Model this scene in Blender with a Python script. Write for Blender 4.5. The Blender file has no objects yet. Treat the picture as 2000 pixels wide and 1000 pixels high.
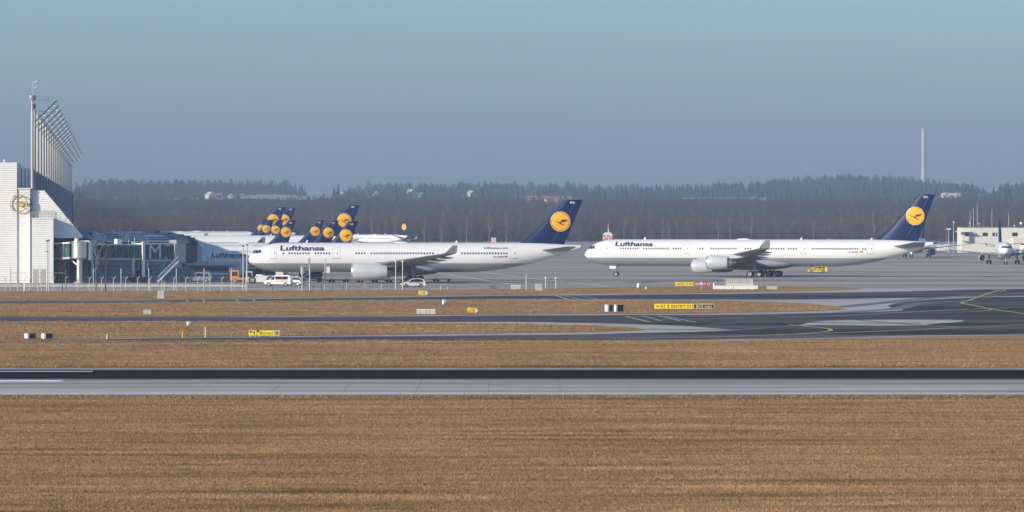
import bpy, bmesh, math, random
import numpy as np
from mathutils import Vector, Matrix

# ------------------------------------------------------------------ camera, sky, sun, exposure
SC = bpy.context.scene
COL = SC.collection
R = math.radians
F, H, YH = 10000.0, 12.5, 425.0          # focal length in photo pixels, eye height, horizon row
cam_d = bpy.data.cameras.new('camera'); cam = bpy.data.objects.new('camera', cam_d); COL.objects.link(cam)
cam.location = (0, 0, H); cam.rotation_euler = (R(90), 0, 0)
cam_d.sensor_width = 36; cam_d.lens = 36 * F / 2000; cam_d.shift_y = -(500 - YH) / 2000
cam_d.clip_start = 1; cam_d.clip_end = 40000
SC.camera = cam
SUN_AZ, SUN_EL = R(55), R(19)             # sun stands behind the viewer's left shoulder
sunv = Vector((-math.sin(SUN_AZ) * math.cos(SUN_EL), -math.cos(SUN_AZ) * math.cos(SUN_EL), math.sin(SUN_EL)))
W = bpy.data.worlds.new('World'); SC.world = W; W.use_nodes = True
wn = W.node_tree.nodes; wl = W.node_tree.links
sky = wn.new('ShaderNodeTexSky'); sky.sky_type = 'NISHITA'; sky.sun_disc = False
sky.sun_elevation = SUN_EL; sky.sun_rotation = math.atan2(sunv.x, sunv.y)
sky.altitude = 450; sky.air_density = 1.0; sky.dust_density = 1.6; sky.ozone_density = 6.0
wl.new(sky.outputs[0], wn['Background'].inputs[0]); wn['Background'].inputs[1].default_value = 0.142
sl = bpy.data.lights.new('sun', 'SUN'); sl.energy = 5.0; sl.angle = R(0.53); sl.color = (1.0, 0.885, 0.72)
so = bpy.data.objects.new('sun', sl); COL.objects.link(so); so.rotation_euler = (-sunv).to_track_quat('-Z', 'Y').to_euler()
vs = SC.view_settings; vs.view_transform = 'Standard'; vs.look = 'None'; vs.gamma = 1; vs.exposure = 0.3
SC.cycles.use_denoising = True; SC.cycles.max_bounces = 6; SC.cycles.volume_bounces = 1
SC.cycles.transparent_max_bounces = 8
HAZE = 1.3e-4
rng = random.Random(7)

# ------------------------------------------------------------------ helpers
def G(px, py, z=0.0):                     # photo pixel on a level surface -> world point
    D = F * (H - z) / (py - YH)
    return Vector(((px - 1000) / F * D, D, z))
def Dy(py): return F * H / (py - YH)
def X(px, D): return (px - 1000) / F * D
def Z(py, D): return H - (py - YH) / F * D

def lin(c):                               # sRGB 0-255 -> linear
    return tuple(((v / 255) / 12.92 if v / 255 <= .04045 else ((v / 255 + .055) / 1.055) ** 2.4) for v in c)
MATS = {}
def mat(name, col, rough=.6, metal=0.0, var=.0, scale=3.0, stretch=(1, 1, 1), col2=None, bump=0.0, emit=None, spec=.5, coat=0.0, obj=True, detail=4):
    if name in MATS: return MATS[name]
    m = bpy.data.materials.new(name); m.use_nodes = True; n = m.node_tree.nodes; l = m.node_tree.links
    b = n['Principled BSDF']; b.inputs['Base Color'].default_value = (*col, 1); b.inputs['Roughness'].default_value = rough
    b.inputs['Metallic'].default_value = metal; b.inputs['Specular IOR Level'].default_value = spec
    if coat: b.inputs['Coat Weight'].default_value = coat; b.inputs['Coat Roughness'].default_value = .12
    if emit: b.inputs['Emission Color'].default_value = (*emit[0], 1); b.inputs['Emission Strength'].default_value = emit[1]
    if var or bump or col2:
        tc = n.new('ShaderNodeTexCoord'); mp = n.new('ShaderNodeMapping'); mp.inputs['Scale'].default_value = stretch
        l.new(tc.outputs['Object'], mp.inputs[0])
        nz = n.new('ShaderNodeTexNoise'); nz.inputs['Scale'].default_value = scale; nz.inputs['Detail'].default_value = detail
        nz.inputs['Roughness'].default_value = .65
        l.new(mp.outputs[0], nz.inputs['Vector'])
        rp = n.new('ShaderNodeValToRGB'); rp.color_ramp.elements[0].position = .3; rp.color_ramp.elements[1].position = .7
        c2 = col2 or tuple(min(1, c * (1 + var)) for c in col); c1 = col if col2 else tuple(c * (1 - var) for c in col)
        rp.color_ramp.elements[0].color = (*c1, 1); rp.color_ramp.elements[1].color = (*c2, 1)
        l.new(nz.outputs[0], rp.inputs[0]); l.new(rp.outputs[0], b.inputs['Base Color'])
        if bump:
            bp = n.new('ShaderNodeBump'); bp.inputs['Strength'].default_value = bump; bp.inputs['Distance'].default_value = .1
            l.new(nz.outputs[0], bp.inputs['Height']); l.new(bp.outputs[0], b.inputs['Normal'])
    MATS[name] = m; return m

class MB:
    def __init__(s): s.v = []; s.f = []
    def add(s, vs_, fs):
        o = len(s.v); s.v += [tuple(p) for p in vs_]; s.f += [tuple(i + o for i in f) for f in fs]; return s
    def box(s, c, d, rz=0):
        x, y, z = (k / 2 for k in d); cs, sn = math.cos(rz), math.sin(rz)
        P = []
        for a in (-x, x):
            for b in (-y, y):
                for e in (-z, z): P.append((c[0] + a * cs - b * sn, c[1] + a * sn + b * cs, c[2] + e))
        return s.add(P, [(0, 1, 3, 2), (4, 6, 7, 5), (0, 4, 5, 1), (2, 3, 7, 6), (0, 2, 6, 4), (1, 5, 7, 3)])
    def bb(s, x0, x1, y0, y1, z0, z1): return s.box(((x0 + x1) / 2, (y0 + y1) / 2, (z0 + z1) / 2), (abs(x1 - x0), abs(y1 - y0), abs(z1 - z0)))
    def loft(s, rings, cap=True, close=True):
        n = len(rings[0]); P = [p for r in rings for p in r]; fs = []
        for i in range(len(rings) - 1):
            for j in range(n if close else n - 1):
                k = (j + 1) % n; fs.append((i * n + j, i * n + k, (i + 1) * n + k, (i + 1) * n + j))
        if cap: fs.append(tuple(range(n))[::-1]); fs.append(tuple(range((len(rings) - 1) * n, len(rings) * n)))
        return s.add(P, fs)
    def tube(s, pts, rad, n=8, cap=True):
        pts = [Vector(p) for p in pts]
        if not hasattr(rad, '__len__'): rad = [rad] * len(pts)
        rings = []
        for i, p in enumerate(pts):
            t = (pts[min(i + 1, len(pts) - 1)] - pts[max(i - 1, 0)]).normalized()
            a = t.cross(Vector((0, 0, 1)));
            if a.length < .05: a = t.cross(Vector((1, 0, 0)))
            a.normalize(); b = t.cross(a)
            rings.append([p + (a * math.cos(k * 2 * math.pi / n) + b * math.sin(k * 2 * math.pi / n)) * rad[i] for k in range(n)])
        return s.loft(rings, cap)
    def rev(s, prof, c, axis='x', n=24, cap=False):      # prof: (along, radius)
        rings = []
        for t, r in prof:
            ring = []
            for k in range(n):
                a = k * 2 * math.pi / n; u, w = r * math.cos(a), r * math.sin(a)
                ring.append((c[0] + t, c[1] + u, c[2] + w) if axis == 'x' else (c[0] + u, c[1] + t, c[2] + w) if axis == 'y' else (c[0] + u, c[1] + w, c[2] + t))
            rings.append(ring)
        return s.loft(rings, cap)
    def prism(s, poly, y0, y1):                        # (x,z) outline pushed along y
        n = len(poly); P = [(x, y0, z) for x, z in poly] + [(x, y1, z) for x, z in poly]
        return s.add(P, [tuple(range(n)), tuple(range(2 * n - 1, n - 1, -1))] + [(i, i + n, (i + 1) % n + n, (i + 1) % n) for i in range(n)])

def mesh(name, mb, m, smooth=None):
    me = bpy.data.meshes.new(name); me.from_pydata(mb.v, [], mb.f); me.update()
    bm = bmesh.new(); bm.from_mesh(me); bmesh.ops.recalc_face_normals(bm, faces=bm.faces); bm.to_mesh(me); bm.free()
    if m: me.materials.append(m)
    if smooth:
        me.polygons.foreach_set('use_smooth', [True] * len(me.polygons)); me.set_sharp_from_angle(angle=R(smooth))
    return me
def link(o, parent=None):
    COL.objects.link(o)
    if parent is not None: o.parent = parent
    return o
def obj(name, mb, m, parent=None, smooth=None, loc=None, label=None):
    me = mb if isinstance(mb, bpy.types.Mesh) else mesh(name, mb, m, smooth)
    o = bpy.data.objects.new(name, me); link(o, parent)
    if loc is not None: o.location = loc
    if label: o['label'] = label
    return o
def tag(o, label=None, cat=None, group=None, kind=None):
    if label: o['label'] = label
    if cat: o['category'] = cat
    if group: o['group'] = group
    if kind: o['kind'] = kind
    return o
def thing(name, loc, label, cat, rz=0, group=None):
    o = bpy.data.objects.new(name, None); o.empty_display_size = .3; COL.objects.link(o)
    o.location = loc; o.rotation_euler = (0, 0, rz); return tag(o, label, cat, group)
def copy_tree(o, parent=None):
    c = o.copy(); COL.objects.link(c); c.parent = parent
    for ch in o.children: copy_tree(ch, c)
    return c

_tc = {}
def text2d(txt, w, h, bold=.02):                        # filled outline of a word scaled to w x h, origin bottom left
    key = (txt, bold)
    if key not in _tc:
        cu = bpy.data.curves.new('t', 'FONT'); cu.body = txt; cu.offset = bold; cu.resolution_u = 3; cu.fill_mode = 'FRONT'
        o = bpy.data.objects.new('t', cu); COL.objects.link(o)
        dg = bpy.context.evaluated_depsgraph_get(); me = bpy.data.meshes.new_from_object(o.evaluated_get(dg))
        _tc[key] = ([tuple(v.co) for v in me.vertices], [tuple(p.vertices) for p in me.polygons])
        bpy.data.objects.remove(o); bpy.data.curves.remove(cu); bpy.data.meshes.remove(me)
    V, Fc = _tc[key]
    x0 = min(v[0] for v in V); x1 = max(v[0] for v in V); y0 = min(v[1] for v in V); y1 = max(v[1] for v in V)
    return [((v[0] - x0) / (x1 - x0) * w, (v[1] - y0) / (y1 - y0) * h) for v in V], Fc
def flat_text(name, txt, w, h, m, parent, x, y, z, bold=.02):     # upright lettering facing -Y
    V, Fc = text2d(txt, w, h, bold); mb = MB().add([(x + a, y, z + b) for a, b in V], Fc)
    return obj(name, mb, m, parent)
# ------------------------------------------------------------------ materials
def ground_mat(name, c1, c2, c3, s1, st1, s2, st2, rough=.95, bump=0., spec=.0):
    m = bpy.data.materials.new(name); m.use_nodes = True; n = m.node_tree.nodes; l = m.node_tree.links; b = n['Principled BSDF']
    b.inputs['Roughness'].default_value = 1.0; b.inputs['Specular IOR Level'].default_value = spec
    tc = n.new('ShaderNodeNewGeometry')
    def nz(scale, st, det):
        mp = n.new('ShaderNodeMapping'); mp.inputs['Scale'].default_value = st; l.new(tc.outputs['Position'], mp.inputs[0])
        t = n.new('ShaderNodeTexNoise'); t.inputs['Scale'].default_value = scale; t.inputs['Detail'].default_value = det; t.inputs['Roughness'].default_value = .7
        l.new(mp.outputs[0], t.inputs['Vector']); return t
    a = nz(s1, st1, 6); d = nz(s2, st2, 5)
    r = n.new('ShaderNodeValToRGB'); r.color_ramp.elements[0].position = .36; r.color_ramp.elements[1].position = .66
    r.color_ramp.elements[0].color = (*c1, 1); r.color_ramp.elements[1].color = (*c2, 1); l.new(a.outputs[0], r.inputs[0])
    r2 = n.new('ShaderNodeValToRGB'); r2.color_ramp.elements[0].position = .42; r2.color_ramp.elements[1].position = .68
    r2.color_ramp.elements[0].color = (0, 0, 0, 1); r2.color_ramp.elements[1].color = (1, 1, 1, 1); l.new(d.outputs[0], r2.inputs[0])
    mx = n.new('ShaderNodeMix'); mx.data_type = 'RGBA'; l.new(r2.outputs[0], mx.inputs[0]); l.new(r.outputs[0], mx.inputs[6]); mx.inputs[7].default_value = (*c3, 1)
    l.new(mx.outputs[2], b.inputs['Base Color'])
    if bump:
        bp = n.new('ShaderNodeBump'); bp.inputs['Strength'].default_value = bump; bp.inputs['Distance'].default_value = .15
        l.new(a.outputs[0], bp.inputs['Height']); l.new(bp.outputs[0], b.inputs['Normal'])
    MATS[name] = m; return m
GRASS = ground_mat('dry_grass', (.33, .20, .10), (.50, .325, .175), (.22, .14, .06), 1.2, (.3, 1, 1), .09, (.06, 1.3, 1), bump=.6)
CONC = ground_mat('concrete', (.42, .41, .39), (.50, .485, .46), (.35, .34, .33), .05, (.25, 2.2, 1), .02, (.3, 2.5, 1), .8)
APRON = ground_mat('apron_concrete', (.30, .275, .25), (.50, .465, .42), (.22, .205, .19), .035, (.12, 1.0, 1), .02, (.15, 1.2, 1), .75)
ASPH = ground_mat('asphalt', (.040, .042, .050), (.080, .081, .088), (.15, .15, .155), .06, (.1, 1.2, 1), .035, (.12, 1.3, 1), .8)
RUBBER = ground_mat('rubbered_asphalt', (.010, .010, .015), (.022, .022, .029), (.04, .04, .046), .1, (.04, 2.5, 1), .05, (.03, 2, 1), .7)
RWC = ground_mat('runway_concrete', (.39, .375, .355), (.56, .54, .51), (.22, .21, .20), .3, (.06, 1.5, 1), .14, (.10, 1.6, 1), .75)
SHOULDER = ground_mat('asphalt_shoulder', (.13, .13, .135), (.22, .22, .22), (.17, .17, .175), .05, (.1, 1.4, 1), .05, (.15, 1.4, 1))
FARLAND = ground_mat('winter_land', (.085, .075, .06), (.16, .125, .085), (.07, .07, .05), .02, (1, .6, 1), .006, (1, .6, 1))
FIELD = ground_mat('pale_field', (.30, .23, .16), (.42, .34, .25), (.48, .44, .38), .02, (1, 1, 1), .03, (.4, 1, 1))
def slit(c, k=1): return tuple(v * k for v in lin(c))
PAINTW = mat('white_marking', (.80, .80, .78), .7, var=.15, scale=.8)
PAINTY = mat('yellow_marking', (.46, .37, .07), .7, var=.2, scale=.6)
WHITE = mat('white_metal', (.72, .72, .70), .45, var=.05, scale=2)
GREYM = mat('galvanised_steel', (.38, .39, .40), .45, .5, var=.15, scale=4)
DARKM = mat('dark_metal', (.045, .05, .06), .5, .2, var=.2, scale=4)
TYRE = mat('rubber', (.018, .018, .02), .8, var=.2, scale=6)
GLASSD = mat('dark_glass', (.012, .016, .022), .08, spec=.7)
ALU = mat('brushed_aluminium', (.62, .62, .62), .3, .8, var=.08, scale=5)
NAVY = mat('navy_lettering', (.012, .016, .075), .4)
ORANGE = mat('orange_yellow_paint', (.90, .43, .004), .4)
PALEOR = mat('pale_ring_paint', (.80, .55, .24), .4)
NACELLE = mat('nacelle_grey', (.47, .49, .52), .35, var=.05, scale=1.5, coat=.2)
WINGG = mat('wing_grey', (.20, .215, .24), .42, var=.10, scale=.6, stretch=(.3, 1, 1))
TITAN = mat('exhaust_titanium', (.40, .33, .27), .35, .7, var=.15, scale=3)
PWHITE = mat('aircraft_white', (.69, .69, .685), .32, coat=.3)
FINBLUE = mat('fin_blue', (.0012, .012, .066), .45, spec=.25, var=.12, scale=.5)
YEL = mat('sign_yellow', (.82, .60, .02), .45, var=.05, scale=3)
BLK = mat('sign_black', (.012, .012, .014), .5)
RED = mat('sign_red', (.42, .02, .05), .45)
CONCW = mat('plain_concrete', (.42, .41, .39), .85, var=.15, scale=2)
TWIG = mat('bare_twigs', (.105, .070, .060), .9, var=.35, scale=.06)
TWIG2 = mat('bare_twigs_grey', (.085, .070, .066), .9, var=.35, scale=.06)
TWIG3 = mat('bare_twigs_red', (.15, .082, .064), .9, var=.3, scale=.06)
BIRCH = mat('birch_bark', (.25, .22, .195), .85, var=.35, scale=.5)
BARK = mat('bark', (.10, .075, .05), .9, var=.3, scale=2)
NEEDLE = mat('conifer_needles', (.016, .038, .036), .9, var=.4, scale=.05)

# ------------------------------------------------------------------ ground, pavements, markings
def sheet(name, pts, z, m, kind='structure'):            # pts are photo pixels on the ground
    P = [G(x, y, 0) for x, y in pts]; mb = MB().add([(p.x, p.y, z) for p in P], [tuple(range(len(P)))])
    me = bpy.data.meshes.new(name); me.from_pydata(mb.v, [], mb.f); me.update()
    bm = bmesh.new(); bm.from_mesh(me)
    for f_ in bm.faces:
        if f_.normal.z < 0: f_.normal_flip()
    bmesh.ops.triangulate(bm, faces=bm.faces); bm.to_mesh(me); bm.free(); me.materials.append(m)
    o = bpy.data.objects.new(name, me); COL.objects.link(o); o['kind'] = kind; return o
def curve_pts(pts, n=8):
    out = []
    for i in range(len(pts) - 1):
        p0, p1, p2, p3 = (pts[max(i - 1, 0)], pts[i], pts[i + 1], pts[min(i + 2, len(pts) - 1)])
        for k in range(n):
            t = k / n; out.append(tuple(.5 * ((2 * b) + (c - a) * t + (2 * a - 5 * b + 4 * c - d) * t * t + (3 * b - a - 3 * c + d) * t ** 3) for a, b, c, d in zip(p0, p1, p2, p3)))
    return out + [pts[-1]]
VERGES = []
def band(name, top, bot, z, m):
    if name == 'grass_verge': VERGES.append(top + bot[::-1])
    if name in ('taxiway_lane', 'grass_verge'): top, bot = curve_pts(top, 5), curve_pts(bot, 5)
    if name == 'taxiway_lane':
        sheet('taxiway_shoulder', [(x, y - .9 - .35 * math.sin(x * .021)) for x, y in top] + [(x, y + .8 + .35 * math.sin(x * .017)) for x, y in bot[::-1]], z - .002, SHOULDER)
    return sheet(name, top + bot[::-1], z, m)
def wsheet(name, x0, x1, y0, y1, z, m):
    o = obj(name, MB().add([(x0, y0, z), (x1, y0, z), (x1, y1, z), (x0, y1, z)], [(0, 1, 2, 3)]), m); o['kind'] = 'structure'; return o
wsheet('ground', -3000, 3000, -150, 12500, -.02, FARLAND)
wsheet('meadow', -700, 700, -100, 950, 0, GRASS)
E = 400                                                     # sheets run this many pixels past the frame
band('taxiway_pavement', [(-E, 553), (1000, 553), (2000 + E, 548)], [(-E, 681), (0, 673), (500, 671), (1000, 668.5), (1350, 666), (1600, 662), (1800, 657), (2000, 654.5), (2400, 649)], .006, CONC)
apron = sheet('apron', [(-1500, 566), (0, 566), (1000, 564), (1200, 562), (1700, 563), (2000, 562), (3500, 560), (3500, 469.5), (-1500, 469.5)], .012, APRON)
# grass islands between the taxiways
vA = band('grass_verge', [(-E, 569.5), (0, 569), (500, 568), (800, 566.5), (1000, 565), (1150, 563), (1240, 560.5), (1400, 560), (1560, 559.5), (1620, 560.5), (1660, 562.5), (1680, 564.5)],
          [(-E, 592), (0, 588), (350, 585), (700, 580), (1000, 576), (1200, 573.5), (1400, 572), (1600, 568), (1655, 566.5), (1680, 564.8)], .04, GRASS)
vB = band('grass_verge', [(-E, 597), (0, 594), (350, 591), (700, 587), (1000, 586), (1180, 586.5), (1400, 588), (1500, 590), (1580, 594), (1630, 599), (1650, 603)],
          [(-E, 619), (0, 619), (350, 619), (700, 617), (1000, 614.5), (1200, 613.5), (1400, 612), (1580, 608), (1635, 605.5), (1650, 603.6)], .04, GRASS)
vC = band('grass_verge', [(-E, 629), (0, 629), (350, 629), (700, 631), (900, 632), (1100, 635), (1180, 637.5), (1235, 641), (1258, 643.6)],
          [(-E, 668), (0, 664), (350, 659), (700, 655), (1000, 651), (1150, 649), (1225, 646.6), (1258, 644.2)], .04, GRASS)
# dark asphalt lanes
band('taxiway_lane', [(-E, 591.5), (0, 589.3), (350, 586.6), (700, 582.3), (1000, 578.4), (1300, 575.6), (1600, 572.5), (1800, 569), (2000, 565), (2400, 561)],
     [(-E, 595), (0, 592.6), (350, 589.8), (700, 585.8), (1000, 584.2), (1300, 584.4), (1500, 584.6), (1680, 583), (1800, 581), (2000, 577), (2400, 573)], .016, ASPH)
band('taxiway_lane', [(-E, 620.3), (0, 620.3), (350, 620.3), (700, 619), (1000, 617), (1200, 616.2), (1400, 615.5), (1600, 612.5), (1760, 607), (1735, 598), (1780, 589), (1900, 582), (2000, 580), (2400, 577)],
     [(-E, 627), (0, 627), (350, 627), (700, 628), (1000, 628.5), (1200, 631.5), (1330, 636), (1430, 643), (1500, 640), (1560, 634), (1620, 625.5), (1850, 624), (1880, 628), (1810, 636), (2000, 641), (2400, 640)], .016, ASPH)
band('taxiway_lane', [(-E, 670), (0, 666), (350, 661.3), (700, 658), (1000, 655.4), (1200, 652.4), (1400, 647.4), (1560, 637), (1700, 636.6), (1810, 637), (2000, 641.6), (2400, 641)],
     [(-E, 676), (0, 671), (350, 669.3), (700, 667), (1000, 665.6), (1350, 663.2), (1600, 659.5), (1800, 655), (2000, 652.6), (2400, 648)], .020, ASPH)
def ribbon(name, pts, w, m, z=.03, world=False):
    P = [Vector(p) if world else G(*p) for p in pts]; mb = MB(); L = []; Rr = []
    for i, p in enumerate(P):
        t = (P[min(i + 1, len(P) - 1)] - P[max(i - 1, 0)]); t.z = 0; t.normalize(); nn = Vector((-t.y, t.x, 0)) * w / 2
        L.append((p.x + nn.x, p.y + nn.y, z)); Rr.append((p.x - nn.x, p.y - nn.y, z))
    n = len(P); mb.add(L + Rr, [(i, i + 1, n + i + 1, n + i) for i in range(n - 1)])
    o = obj(name, mb, m); o['kind'] = 'structure'; return o
YL = 'taxiway_centre_line'
ribbon(YL, curve_pts([(1952, 567), (1925, 575), (1895, 586), (1878, 591.5), (1890, 594.5), (1935, 603.5), (2000, 613), (2100, 628)]), .5, PAINTY)
ribbon(YL, curve_pts([(1932, 566.8), (1950, 565.6), (1964, 566.6), (1952, 569.5)]), .4, PAINTY, .034)
ribbon(YL, curve_pts([(1936, 603.6), (1930, 606.5), (1900, 609), (1840, 611.5), (1760, 614)]), .4, PAINTY, .034)
ribbon(YL, curve_pts([(1540, 634), (1580, 638), (1610, 641), (1623, 644.4), (1612, 648), (1560, 652), (1480, 655.5), (1350, 659.5), (1000, 661.5), (-300, 672)]), .5, PAINTY)
ribbon(YL, curve_pts([(1500, 654), (1700, 648), (1850, 641), (2000, 634), (2200, 626)]), .6, PAINTY, .034)
ribbon(YL, [(1222, 618), (1268, 629)], .5, PAINTY); ribbon(YL, [(1085, 577.5), (1110, 584.5)], .5, PAINTY)
for a, b in (((1255, 617), (1292, 627)), ((1285, 616.8), (1330, 627.5)), ((1100, 577.6), (1135, 584.4)), ((1128, 577.6), (1168, 584.4)), ((365, 586.8), (368, 591)), ((397, 586.4), (400, 590.6)), ((462, 585.6), (466, 590)), ((494, 585.4), (500, 589.6)), ((1300, 618), (1360, 630))):
    ribbon('holding_line', [a, b], .28, mat('worn_marking', (.42, .42, .41), .8, var=.2, scale=.5))
for pts in ([(1030, 560), (850, 533)], [(1190, 560), (1010, 541), (860, 520)], [(600, 558), (900, 557.6), (1300, 556)], [(1400, 540), (1200, 505)], [(2000, 528), (1500, 512), (1150, 496)]):
    ribbon('apron_line', pts, .45, PAINTY if pts[0][0] > 1300 else PAINTW, .03)
# slightly darker streaks rubbed into the apron by tyres
for pts, w in (([(1150, 513), (1600, 516), (2100, 524)], 7), ([(1000, 500), (1500, 502), (2100, 507)], 8), ([(1100, 489), (1600, 491), (2100, 494)], 10), ([(1100, 531), (1500, 529), (2100, 534)], 4), ([(700, 545), (1300, 547), (2100, 553)], 3)):
    ribbon('tyre_track_streak', pts, w, mat('tyre_streak', (.13, .13, .135), .8, var=.25, scale=.05, stretch=(.1, 1, 1)), .018)
for pts, w, k in (([(1300, 624), (1600, 618), (1850, 606), (2100, 596)], 2.2, 0), ([(1200, 662), (1500, 655), (1750, 646), (2100, 632)], 1.6, 0), ([(1640, 600), (1720, 592), (1850, 580), (2100, 570)], 3, 0), ([(1380, 634), (1480, 630), (1620, 630), (1800, 631)], 1.4, 1), ([(1150, 641), (1280, 643), (1400, 644), (1500, 643)], 2.0, 0), ([(1560, 630), (1700, 632), (1900, 630), (2100, 622)], 1.0, 1), ([(1500, 620), (1650, 624), (1780, 634), (1950, 645)], .8, 1), ([(1700, 572), (1850, 574), (2100, 576)], 1.8, 1), ([(1650, 610), (1750, 603), (1800, 592), (1900, 587)], 2.4, 0)):
    ribbon('tyre_track_streak', curve_pts(pts), w, SHOULDER if k else mat('tyre_streak', (.13, .13, .135), .8), .027)
# runway: asphalt far half, concrete slabs on the near half
Y0, Y1, YM = Dy(777), Dy(718.5), Dy(742.5)
rw = wsheet('runway', -260, 260, Y0, Y1, .01, mat('runway_shoulder', (.12, .123, .13), .85, var=.25, scale=.2, stretch=(.1, 1, 1)))
obj('asphalt_band', MB().add([(-260, Dy(741), .024), (260, Dy(741), .024), (260, Dy(723), .024), (-260, Dy(723), .024)], [(0, 1, 2, 3)]), RUBBER, rw)
for ya_, yb_ in ((740.2, 742.6), (722.2, 723.8)): obj('worn_edge', MB().add([(-260, Dy(yb_), .0245), (260, Dy(yb_), .0245), (260, Dy(ya_), .0245), (-260, Dy(ya_), .0245)], [(0, 1, 2, 3)]), SHOULDER, rw)
SLX = 5.2; nrow = 5; yA, yB = Dy(771), Dy(742.0); dy = (yB - yA) / nrow
slabm = mesh('slab', MB().bb(-SLX / 2 + .014, SLX / 2 - .014, -dy / 2 + .014, dy / 2 - .014, -.02, .022), RWC)
slabm2 = slabm.copy(); slabm2.materials.clear(); slabm2.materials.append(ground_mat('runway_concrete_worn', (.33, .315, .30), (.48, .46, .44), (.14, .135, .13), .45, (.07, 1.4, 1), .2, (.10, 1.5, 1), .75))
for r_ in range(nrow):
    for i in range(-10, 11):
        o = obj('slab', slabm2 if r_ >= 3 else slabm, None, rw, loc=(i * SLX + .9, yA + (r_ + .5) * dy, 0))
for x0, x1, ya, yb, mm in ((-260, 260, Dy(769.8), Dy(768.7), PAINTW), (-260, -X(0, 390) * 0 - 34.4, Dy(746), Dy(743), PAINTW), (-260, -34, Dy(726.6), Dy(725.6), PAINTW), (-260, 260, Dy(721.6), Dy(720.9), PAINTW)):
    obj('painted_line', MB().add([(x0, ya, .034), (x1, ya, .034), (x1, yb, .034), (x0, yb, .034)], [(0, 1, 2, 3)]), mm, rw)
# ------------------------------------------------------------------ airliners
def livery(name, zsplit):
    if name in MATS: return MATS[name]
    m = bpy.data.materials.new(name); m.use_nodes = True; n = m.node_tree.nodes; l = m.node_tree.links; b = n['Principled BSDF']
    b.inputs['Roughness'].default_value = .33; b.inputs['Coat Weight'].default_value = .3; b.inputs['Coat Roughness'].default_value = .15
    tc = n.new('ShaderNodeTexCoord'); sp = n.new('ShaderNodeSeparateXYZ'); l.new(tc.outputs['Object'], sp.inputs[0])
    g = n.new('ShaderNodeMath'); g.operation = 'GREATER_THAN'; g.inputs[1].default_value = zsplit; l.new(sp.outputs['Z'], g.inputs[0])
    mp = n.new('ShaderNodeMapping'); mp.inputs['Scale'].default_value = (.5, 1, 3); l.new(tc.outputs['Object'], mp.inputs[0])
    nz = n.new('ShaderNodeTexNoise'); nz.inputs['Scale'].default_value = .5; nz.inputs['Detail'].default_value = 5; l.new(mp.outputs[0], nz.inputs[0])
    w = n.new('ShaderNodeMix'); w.data_type = 'RGBA'; w.inputs[6].default_value = (.66, .66, .655, 1); w.inputs[7].default_value = (.72, .72, .715, 1); l.new(nz.outputs[0], w.inputs[0])
    q = n.new('ShaderNodeMix'); q.data_type = 'RGBA'; q.inputs[6].default_value = (.22, .24, .27, 1); q.inputs[7].default_value = (.29, .31, .34, 1); l.new(nz.outputs[0], q.inputs[0])
    x = n.new('ShaderNodeMix'); x.data_type = 'RGBA'; l.new(g.outputs[0], x.inputs[0]); l.new(q.outputs[2], x.inputs[6]); l.new(w.outputs[2], x.inputs[7])
    l.new(x.outputs[2], b.inputs['Base Color']); MATS[name] = m; return m

FIN0 = dict(le=[(51.2, 7.3), (53.1, 8.4), (54.7, 9.66), (57.5, 12.5), (60.8, 15.93)], te=[(60.4, 7.2), (64.0, 15.93)])
def shift_fin(dx, x0, sx, z0, sz, zn):      # a fin of the same family, moved and scaled
    g = lambda p: (x0 + dx + (p[0] - x0) * sx, zn + (p[1] - z0) * sz)
    return dict(le=[g(p) for p in FIN0['le']], te=[g(p) for p in FIN0['te']])
A330 = dict(L=63.6, R=2.82, zc=4.88, Ln=6.6, xt=42.0, ztip=4.5, zend=(6.55, 7.25), split=3.78,
    wing=[(0, 19.4, 12.2, 3.0, .15), (2.8, 21.2, 10.9, 3.15, .145), (9.4, 25.4, 7.4, 3.75, .12), (29.2, 37.7, 2.5, 5.7, .10)], wl=(30.1, 40.0, .9, 7.35),
    eng=[(9.4, 20.2, 2.25, 5.9, 3.3, 0)], fin=FIN0, emb=(59.75, 11.75, 1.9), stab=[(0.6, 55.6, 6.0, 6.2), (2.2, 56.6, 5.0, 6.3), (9.7, 60.9, 2.1, 7.0)],
    gear=[(31.8, 5.3, 2)], ng=6.6, tyre=.68, winz=5.68, belly=(19.5, 37.5, 2.55, 1.25, 3.1),
    doors=[(4.4, 5.6, 4.75, 6.75), (16.3, 17.7, 4.75, 6.75), (50.2, 51.5, 4.75, 6.75)],
    wins=[(6.9, 6.9)] + [(8.0, 11.6)] + [(13.0, 15.4)] + [(20.8, 22.5)] + [(23.7, 35.4)] + [(41.0, 49.5)], exits=[(35.6, 36.4, 5.2, 6.2)],
    txt=(6.3, 6.17, 8.45, .97), web=(45.2, 6.5, 4.6, .42), reg=(47.0, 4.85, 1.9, .34), flag=(49.1, 4.86), rise=1.7, fairs=(11.5, 15.5, 20, 24.5))
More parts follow.
